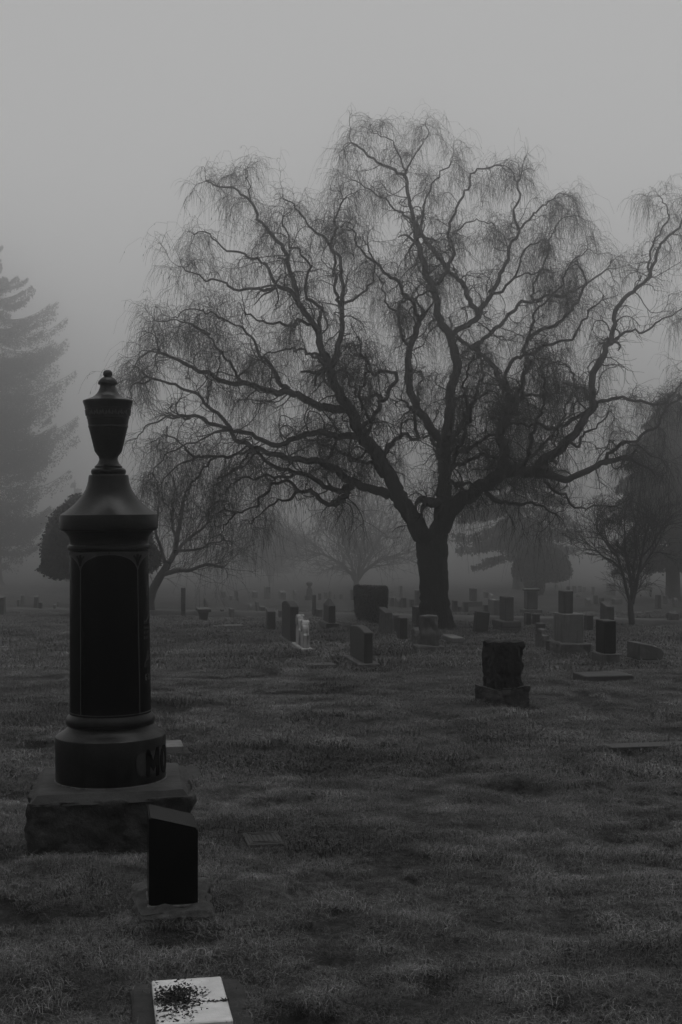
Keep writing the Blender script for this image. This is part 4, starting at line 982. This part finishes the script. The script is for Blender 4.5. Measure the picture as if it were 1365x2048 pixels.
def bare_tree(name, label, foot, stems, D, nb1, nb2, nb3, l1, l2, l3, rt, grav=(0.0, 0.0, 0.0), upb=0.5, m=None, buds=False, wig=0.10):
    """stems: list of (r0, r1, depth, pts...) in photograph pixels at distance D"""
    m = m or M_BARK2
    root = empty(name, tuple(gpt(*foot))); org = np.array(root.location); tag(root, label, 'tree')
    K = D / F; paths = []
    for i, (ra, rb, dep, *pts) in enumerate(stems):
        pts = np.array(pts, float); s = np.linspace(0, 1, len(pts)); dd = D + dep * s
        A = np.array([np.append(px(x, y, q), (ra + (rb - ra) * u) * K) for (x, y), q, u in zip(pts, dd, s)]); Q = catmull(A, 0.12)
        Q[1:, :3] += (np.stack([vnoise(Q[1:, :3] * 2.0 + k * 9.1 + i) for k in range(3)], -1) - 0.5) * 0.12
        V, q, t = tube(Q[:, :3], Q[:, 3], 10, 0.12, i)
        link('trunk' if i == 0 else 'limb', mesh_np('limb', V - org, [q, t]), m, root); paths.append(Q)
    st, di, ln = [], [], []
    for i, Q in enumerate(paths):
        n = len(Q); cnt = max(2, int(nb1 * n * 0.12)); lo = 0.55 if i == 0 else 0.2
        ii = np.minimum((rng.uniform(lo, 1, cnt) * (n - 1)).astype(int), n - 2); tan = Q[ii + 1, :3] - Q[ii, :3]; tan /= np.linalg.norm(tan, axis=1)[:, None]
        st.append(Q[ii, :3]); di.append(side_dirs(tan, 1.0, upb)); ln.append(rng.uniform(*l1, cnt))
        st.append(np.repeat(Q[-1:, :3], 3, 0)); di.append(side_dirs(np.repeat(tan[-1:], 3, 0), 2.0, upb * 0.5)); ln.append(rng.uniform(*l1, 3))
    st, di, ln = map(np.concatenate, (st, di, ln))
    B1 = grow(st, di, ln, 9, wig, grav[0]); V1, q1 = tubes(B1, taper(np.full(len(B1), rt * 3.0), 9, 0.35), 4)
    pos, tan, _, _ = spawn(B1, nb2, 0.15, 1); B2 = grow(pos, side_dirs(tan, 1.1, upb * 0.6), rng.uniform(*l2, len(pos)), 7, wig, grav[1]); V2, q2 = tubes(B2, taper(np.full(len(B2), rt * 1.5), 7, 0.5), 3)
    pos, tan, _, _ = spawn(B2, nb3, 0.2, 1); B3 = grow(pos, side_dirs(tan, 1.2, upb * 0.4), rng.uniform(*l3, len(pos)), 5, wig, grav[2]); V3, q3 = tubes(B3, taper(np.full(len(B3), rt), 5, 0.6), 3)
    parts = [V1, V2, V3]; fq = [q1, q2 + len(V1), q3 + len(V1) + len(V2)]
    if buds:
        pos, tan, _, _ = spawn(B3, 1, 0.5, 1); n = len(pos); s = rng.uniform(0.010, 0.020, n)[:, None]; sd = rng.normal(0, 1, (n, 3)); dn = rng.normal(0, 0.4, (n, 3)) + [0, 0, -1]
        Vb = np.stack([pos, pos + dn * s + sd * s * 0.4, pos + dn * s * 2, pos + dn * s - sd * s * 0.4], 1).reshape(-1, 3)
        fq.append(np.arange(n * 4).reshape(n, 4) + sum(map(len, parts))); parts.append(Vb)
    tag(link('crown', mesh_np('crown', np.concatenate(parts) - org, [np.concatenate(fq)]), M_TWIG, root), kind='stuff')
    return root
# leaning bare tree behind the urn monument
bare_tree('bare_tree', 'bare tree leaning right from behind the black urn monument', (303, 1227), [
    (11, 7, 0, (302, 1230), (302, 1205), (308, 1180), (322, 1150), (338, 1125)),
    (6, 2.5, 1, (338, 1125), (352, 1095), (358, 1060), (366, 1025), (372, 990)),
    (5, 2, -1.5, (325, 1148), (345, 1142), (372, 1140), (400, 1134), (425, 1130), (450, 1135)),
    (4, 2, 1.5, (345, 1112), (372, 1085), (400, 1060), (420, 1040)),
    (4, 2, -1, (335, 1128), (320, 1090), (312, 1050), (316, 1010)),
    (3, 1.5, 2, (350, 1100), (385, 1100), (420, 1090), (445, 1080)),
    (3, 1.5, -2, (355, 1075), (345, 1040), (345, 1005))], 45.0, 4, 5, 3, (0.8, 2.0), (0.5, 1.2), (0.3, 0.8), 0.0045, (0.0, 0.04, 0.08), 0.6)
# slim forked tree on the right
bare_tree('bare_tree', 'small multi-stemmed bare tree with rounded crown at the right', (1265, 1255), [
    (6.5, 5.5, 0, (1265, 1258), (1265, 1240), (1264, 1215), (1264, 1200)),
    (4, 1.5, -0.6, (1263, 1210), (1256, 1185), (1250, 1160), (1240, 1130), (1225, 1100), (1215, 1075)),
    (4, 1.5, 0.5, (1264, 1208), (1262, 1180), (1258, 1150), (1254, 1110), (1250, 1075), (1246, 1045)),
    (4, 1.5, -0.4, (1265, 1208), (1272, 1180), (1277, 1150), (1284, 1115), (1290, 1085), (1298, 1055)),
    (3.5, 1.5, 0.8, (1266, 1206), (1270, 1170), (1268, 1140), (1270, 1110), (1272, 1060)),
    (2.5, 1.2, 0.5, (1278, 1148), (1295, 1120), (1312, 1095), (1322, 1080)),
    (2.2, 1.0, -0.5, (1244, 1140), (1225, 1120), (1205, 1110), (1192, 1100)),
    (2.0, 1.0, 0.6, (1230, 1108), (1210, 1080), (1198, 1055)),
    (2.0, 1.0, -0.6, (1284, 1115), (1308, 1085), (1326, 1055))], 34.4, 6, 5, 4, (0.45, 1.0), (0.3, 0.7), (0.2, 0.45), 0.0042, (0.0, 0.03, 0.12), 0.95, buds=True)
# hazy bare tree behind the clipped hedges
bare_tree('bare_tree', 'hazy spreading bare tree behind the clipped hedges', (712, 1178), [
    (6, 5, 0, (712, 1180), (713, 1175), (714, 1158)),
    (4, 1.5, -1, (714, 1165), (700, 1145), (680, 1128), (655, 1112), (630, 1105)),
    (4, 1.5, 1, (714, 1160), (720, 1130), (722, 1095), (728, 1055)),
    (4, 1.5, 1.5, (714, 1162), (735, 1138), (765, 1118), (795, 1110), (815, 1105)),
    (3, 1.5, -1.5, (714, 1160), (702, 1125), (690, 1085), (685, 1055)),
    (3, 1.5, 2, (716, 1150), (742, 1110), (760, 1075), (775, 1060))], 100.0, 4, 6, 4, (1.6, 3.6), (0.9, 2.0), (0.5, 1.3), 0.014, (0.0, 0.03, 0.1), 0.4)
bare_tree('bare_tree', 'very faint round bare tree far in the mist left of the clipped hedges', (540, 1166), [
    (6, 4, 0, (540, 1167), (541, 1165), (541, 1150)),
    (3, 1.5, -1, (541, 1155), (520, 1125), (505, 1100)), (3, 1.5, 1, (541, 1150), (543, 1115), (545, 1085)), (3, 1.5, 2, (541, 1152), (562, 1125), (578, 1105)),
    (3, 1.5, -2, (541, 1155), (530, 1115), (528, 1090))], 145.0, 6, 8, 5, (1.6, 3.6), (1.0, 2.2), (0.6, 1.5), 0.026, (0, 0, 0), 0.3)

def leaf_cloud(pos, size, hang=0.4):
    n = len(pos); s = (size * rng.uniform(0.6, 1.4, n))[:, None]; a = rng.normal(0, 1, (n, 3)); a[:, 2] -= hang; a /= np.linalg.norm(a, axis=1)[:, None]
    b = rng.normal(0, 1, (n, 3)); b -= a * np.sum(a * b, 1)[:, None]; b /= np.linalg.norm(b, axis=1)[:, None] + 1e-9
    V = np.stack([pos - a * s * 0.5, pos + b * s * 0.3, pos + a * s * 0.5, pos - b * s * 0.3], 1).reshape(-1, 3)
    return V, np.arange(n * 4).reshape(n, 4)
def conifer(name, label, foot, D, trunk, top_y, crown_lo, rad, nbr, upturn=0.25, droop=0.0, fs=0.22, per=90, seed=1, gap=0.25):
    """rad: list of (photo row, crown radius in photo pixels)"""
    g = np.random.default_rng(seed)
    root = empty(name, tuple(gpt(*foot))); org = np.array(root.location); org[1] = D; root.location = org; tag(root, label, 'tree'); K = D / F
    x0 = foot[0]
    A = np.array([np.append(px(x0, y, D), r * K) for y, r in ((foot[1] + 4, trunk * 1.5), (foot[1] - 8, trunk * 1.15), (foot[1] - 60, trunk), (top_y + 0.5 * (foot[1] - top_y), trunk * 0.6), (top_y, 0.8))])
    Q = catmull(A, 0.5); V, q, t = tube(Q[:, :3], Q[:, 3], 16, 0.08, seed); link('trunk', mesh_np('trunk', V - org, [q, t]), M_BARK2, root)
    ys = g.uniform(top_y + 6, crown_lo, nbr); rr = np.interp(ys, [a for a, _ in rad], [b for _, b in rad]) * K
    az = g.uniform(0, 2 * math.pi, nbr); ln = rr * g.uniform(0.65, 1.08, nbr)
    st = np.stack([np.full(nbr, (x0 - 682.5) * K), np.full(nbr, D), EYE - (ys - 1030) * K], -1)
    N = 10; u = np.linspace(0, 1, N)
    P = st[:, None, :] + np.stack([np.cos(az)[:, None] * ln[:, None] * u, np.sin(az)[:, None] * ln[:, None] * u, (ln[:, None] * (-(droop + g.uniform(0.0, 0.25, nbr))[:, None] * u + upturn * 1.6 * u ** 2.5))], -1)
    Vb, qb = tubes(P, taper(np.maximum(0.02, ln * 0.008), N, 0.25), 4); link('boughs', mesh_np('boughs', Vb - org, [qb]), M_BARK2, root)['kind'] = 'stuff'
    # sprays of needles: fans hanging off each bough, denser outwards
    k = np.repeat(np.arange(nbr), per); u = g.uniform(0.12, 1.0, len(k)) ** 0.8
    i = np.minimum((u * (N - 1)).astype(int), N - 2); f = (u * (N - 1) - i)[:, None]; pos = P[k, i] * (1 - f) + P[k, i + 1] * f
    side = np.stack([-np.sin(az[k]), np.cos(az[k]), np.zeros(len(k))], -1); wdt = ln[k] * 0.26 * np.sin(np.clip(u * 2.7, 0, 2.75)) + 0.04
    off = g.uniform(-1, 1, len(k)); pos = pos + side * (off * wdt)[:, None]
    pos[:, 2] -= np.abs(off) * wdt * 0.35 + np.abs(g.normal(0, 0.12, len(k))) * ln[k] * 0.35
    keep = vnoise(pos * 0.7 + seed * 5) > gap; pos = pos[keep]
    Vl, ql = leaf_cloud(pos, fs, 0.5)
    tag(link('crown', mesh_np('crown', Vl - org, [ql]), M_NEEDLE, root), kind='stuff')
    return root
conifer('conifer_tree', 'huge hazy conifer with upswept boughs at the left edge', (-22, 1169.7), 128.0, 24, 455, 1120,
        [(455, 5), (520, 55), (600, 112), (700, 160), (760, 178), (900, 172), (1000, 165), (1120, 110)], 250, 0.28, 0.12, 0.20, 660, 3, 0.22)
conifer('conifer_tree', 'hazy broad conifer with thick trunk behind the willow on the right', (1037, 1178), 100.0, 10, 760, 1100,
        [(760, 8), (850, 70), (950, 118), (1040, 130), (1100, 105)], 130, 0.05, 0.25, 0.25, 400, 5, 0.26)
conifer('conifer_tree', 'large dark conifer with thick trunk at the right edge', (1346, 1199), 65.0, 13, 770, 1095,
        [(770, 40), (800, 62), (850, 92), (900, 115), (960, 132), (1040, 136), (1095, 110)], 170, 0.0, 0.40, 0.16, 520, 8, 0.27)
conifer('conifer_tree', 'faint far conifer in the mist at the extreme left behind the others', (150, 1163), 165.0, 8, 960, 1150,
        [(960, 6), (1040, 45), (1150, 62)], 60, 0.1, 0.2, 0.4, 130, 12, 0.25)

def topiary(name, label, foot, D, prof, trunk, sub=4, fs=0.09, n=14000, amp=0.05, cat='shrub', sy=1.0):
    """clipped bush: prof = (half width px, photo row) from bottom to top at distance D"""
    K = D / F; root = empty(name, tuple(gpt(*foot))); org = np.array(root.location); org[1] = D; org[2] = EYE - (foot[1] - 1030) * K; root.location = org
    tag(root, label, cat); z = lambda y: (foot[1] - y) * K
    pr = [(r * K, z(y)) for r, y in prof]
    V, f = lathe([(r * 0.95, zz) for r, zz in pr], 40); V[:, 1] *= sy
    V[:, :3] *= (1 + amp * 0.6 * (vnoise(V * 2.2 + D) - 0.5))[:, None]
    link('foliage_core', mesh_np('core', V, f), M_LEAF, root)
    pr = np.array(pr); seg = np.hypot(*np.diff(pr, axis=0).T) * (pr[:-1, 0] + pr[1:, 0] + 0.02); cs = np.cumsum(seg) / seg.sum()
    q = rng.random(n); i = np.searchsorted(cs, q); i = np.minimum(i, len(pr) - 2); u = rng.random(n)[:, None]
    p = pr[i] * (1 - u) + pr[i + 1] * u; a = rng.uniform(0, 2 * math.pi, n)
    P = np.stack([p[:, 0] * np.cos(a), p[:, 0] * np.sin(a) * sy, p[:, 1]], -1); P += rng.normal(0, fs * (0.5 if cat == 'tree' else 0.22), P.shape)
    P *= (1 + amp * (vnoise(P * 2.2 + D) - 0.55))[:, None]
    Vl, ql = leaf_cloud(P, fs, 0.0)
    tag(link('foliage', mesh_np('foliage', Vl, [ql]), M_LEAF, root), kind='stuff')
    if trunk:
        zt = z(prof[0][1]) + 0.15
        Vt, qt, tt = tube(np.array([[0, 0, -0.2], [0.02, 0, zt * 0.4], [0, 0, zt]]), np.array([trunk * K * 1.25, trunk * K, trunk * K]), 10)
        link('trunk', mesh_np('trunk', Vt, [qt, tt]), M_BARK2, root)
    return root
topiary('clipped_tree', 'dark dome-clipped evergreen tree behind the black urn monument', (197, 1232), 42.0,
        [(60, 1146), (95, 1143), (112, 1136), (113, 1125), (106, 1090), (98, 1055), (84, 1025), (62, 1006), (36, 997), (4, 994)], 8, fs=0.12, n=24000, cat='tree', amp=0.16)
topiary('clipped_tree', 'faint clipped tree in the mist just behind the dark dome-clipped tree', (165, 1179), 98.0,
        [(20, 1158), (42, 1155), (52, 1140), (48, 1110), (30, 1085), (4, 1078)], 4, fs=0.14, n=9000, cat='tree', amp=0.08)
topiary('clipped_hedge', 'left one of two dark clipped columnar hedges, slightly taller', (728, 1244), 37.5,
        [(8, 1243), (13, 1236), (17, 1222), (18.5, 1200), (19, 1178), (18, 1173), (15, 1171)], 0, fs=0.042, n=16000, amp=0.025)
topiary('clipped_hedge', 'right one of two dark clipped columnar hedges, nearest to the willow', (754, 1248), 36.0,
        [(12, 1248), (17, 1238), (20, 1222), (21.5, 1200), (22, 1180), (21, 1175), (18, 1173)], 0, fs=0.042, n=18000, amp=0.025)
topiary('clipped_tree', 'hazy mushroom-shaped clipped tree right of the willow trunk', (1084, 1188), 80.0,
        [(20, 1160), (42, 1158), (54, 1152), (57, 1143), (53, 1125), (42, 1108), (30, 1100), (4, 1096)], 3.5, fs=0.13, n=14000, cat='tree', amp=0.05)
topiary('clipped_shrub', 'hazy flat-topped clipped shrub behind the grey column', (1068, 1191), 75.0,
        [(10, 1193), (15, 1188), (19, 1180), (20, 1166), (19, 1163), (16, 1162)], 0, fs=0.09, n=7000, amp=0.04)

# ------------------------------------------------------------------ grass blades (uncountable): tufts instanced on points of the lawn
def tuft_mesh(i, blades, h, spread, wid):
    g = np.random.default_rng(100 + i); V, Fc, tone = [], [], []
    for b in range(blades):
        a = g.uniform(0, 6.28); r = spread * math.sqrt(g.random()); p = np.array([r * math.cos(a), r * math.sin(a), -0.01])
        la = g.uniform(0, 6.28); lean = g.uniform(0.3, 1.5); hh = h * g.uniform(0.45, 1.15); dv = np.array([math.cos(la), math.sin(la), 0])
        sd = np.array([-dv[1], dv[0], 0]) * wid * g.uniform(0.7, 1.3); k = len(V)
        m1 = p + dv * hh * lean * 0.3 + np.array([0, 0, hh * 0.55]); tp = p + dv * hh * lean * 0.95 + np.array([0, 0, hh * (1.0 - 0.42 * lean)])
        V += [p - sd, p + sd, m1 + sd * 0.8, m1 - sd * 0.8, tp]; Fc += [(k, k + 1, k + 2), (k, k + 2, k + 3), (k + 3, k + 2, k + 4)]
        tone += [g.choice([0.6, 0.8, 1.0, 1.15, 1.5, 2.2], p=[.24, .25, .23, .14, .10, .04])] * 5
    me = mesh_np('tuft', V, [np.array(Fc)], False); at = me.attributes.new('blade', 'FLOAT', 'POINT'); at.data.foreach_set('value', np.array(tone, np.float32))
    me.materials.append(M_BLADE); return me
def grass_layer(name, label, d0, d1, dens, blades, h, spread, wid, half=R(21), smin=0.6, smax=1.3):
    area = half * (d1 ** 2 - d0 ** 2); n = int(area * dens)
    d = np.sqrt(rng.uniform(d0 ** 2, d1 ** 2, n)); a = rng.uniform(-half, half, n); X, Y = np.sin(a) * d, np.cos(a) * d
    keep = np.ones(n, bool)
    for cx, cy, hx, hy, rz in EXCL:
        if cy > d1 + 2 or cy < d0 - 2: continue
        dx, dy = X - cx, Y - cy; u = dx * math.cos(rz) + dy * math.sin(rz); v = -dx * math.sin(rz) + dy * math.cos(rz)
        keep &= ~((np.abs(u) < hx) & (np.abs(v) < hy))
    dl = (LB - LA) / np.linalg.norm(LB - LA); s = dl[0] * (Y - LA[1]) - dl[1] * (X - LA[0]); keep &= ~((s > -0.6) & (s < 2.6))
    if d1 > 15: keep &= rng.random(n) > 0.5 * hollow(X, Y)
    else: keep &= rng.random(n) > 0.75 * hollow(X, Y)
    X, Y = X[keep], Y[keep]
    ex, ey = [], []                              # untrimmed grass round the feet of the stones
    for cx, cy, hx, hy, rz in EXCL:
        if not d0 <= math.hypot(cx, cy) < d1 or cy > 34: continue
        m_ = int((hx + hy) * 4 * (70 if d1 < 15 else 40)); q = rng.uniform(-1, 1, m_); side = rng.integers(0, 4, m_); o_ = rng.normal(0.015, 0.02, m_)
        u = np.where(side == 0, hx + o_, np.where(side == 1, -hx - o_, q * hx)); v = np.where(side == 2, hy + o_, np.where(side == 3, -hy - o_, q * hy))
        ex.append(cx + u * math.cos(rz) - v * math.sin(rz)); ey.append(cy + u * math.sin(rz) + v * math.cos(rz))
    n_edge = sum(map(len, ex))
    if n_edge: X = np.concatenate([X] + ex); Y = np.concatenate([Y] + ey)
    t1, t2, t3 = n2(X, Y, 0.6 if d1 < 15 else 0.85, 21), n2(X, Y, 0.17 if d1 < 15 else 0.32, 25), n2(X, Y, 3.3, 29)
    sc_ = (smin + (smax - smin) * rng.random(len(X))) * (0.55 + 0.9 * t2) * (0.75 + 0.5 * t1)
    dark = np.clip((t1 - 0.54) / 0.14, 0, 1) * np.clip((t3 - 0.36) / 0.2, 0, 1)
    tone = 0.086 * (0.82 + 0.36 * t3) * (0.25 + 1.5 * t2) * (1 - 0.66 * dark) * rng.uniform(0.75, 1.25, len(X))
    sc_ = sc_ * (1 + 0.35 * dark)
    hol = hollow(X, Y); sc_ = sc_ * (1 - 0.45 * hol); tone = tone * (1 - 0.62 * hol)  # shorter blades in the dips, with shade put into their tone
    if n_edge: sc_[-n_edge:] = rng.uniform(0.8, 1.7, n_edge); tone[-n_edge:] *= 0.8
    pts = np.stack([X, Y, gz(X, Y)], -1).astype(np.float32)
    me = bpy.data.meshes.new(name); me.vertices.add(len(pts)); me.vertices.foreach_set('co', pts.ravel())
    for nm, ar in (('tone', tone), ('sz', sc_), ('rot', rng.uniform(0, 6.28, len(X))), ('pick', rng.integers(0, 4, len(X)))):
        at = me.attributes.new(nm, 'INT' if nm == 'pick' else 'FLOAT', 'POINT'); at.data.foreach_set('value', np.ascontiguousarray(ar, np.int32 if nm == 'pick' else np.float32))
    me.update()
    o = link(name, me); tag(o, label, 'grass', kind='stuff')
    ng = bpy.data.node_groups.new(name + '_nodes', 'GeometryNodeTree')
    ng.interface.new_socket('Geometry', in_out='INPUT', socket_type='NodeSocketGeometry'); ng.interface.new_socket('Geometry', in_out='OUTPUT', socket_type='NodeSocketGeometry')
    N, Lk = ng.nodes, ng.links; gi = N.new('NodeGroupInput'); go = N.new('NodeGroupOutput'); inst = N.new('GeometryNodeInstanceOnPoints')
    join = N.new('GeometryNodeGeometryToInstance')
    for i in range(4):
        tob = bpy.data.objects.new('tuft', tuft_mesh(i, blades, h, spread, wid))
        oi = N.new('GeometryNodeObjectInfo'); oi.inputs['Object'].default_value = tob; Lk.new(oi.outputs['Geometry'], join.inputs[0])
    def attr(nm, ty):
        q = N.new('GeometryNodeInputNamedAttribute'); q.data_type = ty; q.inputs['Name'].default_value = nm; return q.outputs['Attribute']
    cv = N.new('ShaderNodeCombineXYZ'); Lk.new(attr('rot', 'FLOAT'), cv.inputs['Z'])
    Lk.new(gi.outputs[0], inst.inputs['Points']); Lk.new(join.outputs[0], inst.inputs['Instance']); inst.inputs['Pick Instance'].default_value = True
    Lk.new(attr('pick', 'INT'), inst.inputs['Instance Index']); Lk.new(cv.outputs[0], inst.inputs['Rotation']); Lk.new(attr('sz', 'FLOAT'), inst.inputs['Scale'])
    Lk.new(inst.outputs[0], go.inputs[0])
    md = o.modifiers.new('tufts', 'NODES'); md.node_group = ng
    print(name, len(X))
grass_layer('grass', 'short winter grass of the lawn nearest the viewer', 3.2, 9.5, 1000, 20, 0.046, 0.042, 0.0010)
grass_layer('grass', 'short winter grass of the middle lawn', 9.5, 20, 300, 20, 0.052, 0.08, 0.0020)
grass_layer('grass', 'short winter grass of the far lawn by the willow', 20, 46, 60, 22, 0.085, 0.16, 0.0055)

# fallen leaves lying about in the grass
def litter():
    n = 420; d = rng.uniform(4.2, 17, n); a = rng.uniform(R(-17), R(17), n); X, Y = np.sin(a) * d, np.cos(a) * d; Z = gz(X, Y) + 0.028
    V, Fc = [], []
    for x, y, z in zip(X, Y, Z):
        s = rng.uniform(0.010, 0.024); t = rng.uniform(0, 6.28); c_, s_ = math.cos(t), math.sin(t); k = len(V); b = rng.uniform(-0.5, 0.8)
        for u, v, h in ((-1, 0, 0.1), (-0.3, 0.5, b), (0.5, 0.45, b), (1.1, 0, 0.3), (0.5, -0.45, b * 0.7), (-0.3, -0.5, b * 0.7)):
            V.append((x + s * (u * c_ - v * s_), y + s * (u * s_ + v * c_), z + s * h * 0.7))
        V.append((x, y, z)); Fc += [(k + i, k + (i + 1) % 6, k + 6) for i in range(6)]
    tag(link('leaf_litter', mesh_np('leaf_litter', V, [np.array(Fc)], False), mat('withered brown leaf', 0.03, 0.8, 0.2, 0.9, 2.5, 0)), 'withered leaves scattered over the near lawn', 'leaves', kind='stuff')
litter()

# ------------------------------------------------------------------ fog
def haze():
    x, y0, y1, z0, z1 = 700.0, -60.0, 960.0, -9.3, 30.2
    x = 950.0; y0 = -950.0
    bm = bmesh.new(); bmesh.ops.create_cube(bm, size=1)
    for v in bm.verts: v.co = Vector((v.co.x * 2 * x, y0 + (v.co.y + 0.5) * (y1 - y0), z0 + (v.co.z + 0.5) * (z1 - z0)))
    m = bpy.data.materials.new('fog'); m.use_nodes = True; t = m.node_tree; t.nodes.clear()
    out = t.nodes.new('ShaderNodeOutputMaterial'); pv = t.nodes.new('ShaderNodeVolumePrincipled')
    pv.inputs['Color'].default_value = (HAZE_COLOR,) * 3 + (1,); pv.inputs['Density'].default_value = HAZE_DENSITY; pv.inputs['Anisotropy'].default_value = HAZE_G
    t.links.new(pv.outputs[0], out.inputs['Volume'])
    o = link('haze', mesh_bm('haze', bm), m); tag(o, 'grey morning fog hanging over the whole cemetery', 'fog', kind='stuff')
haze()
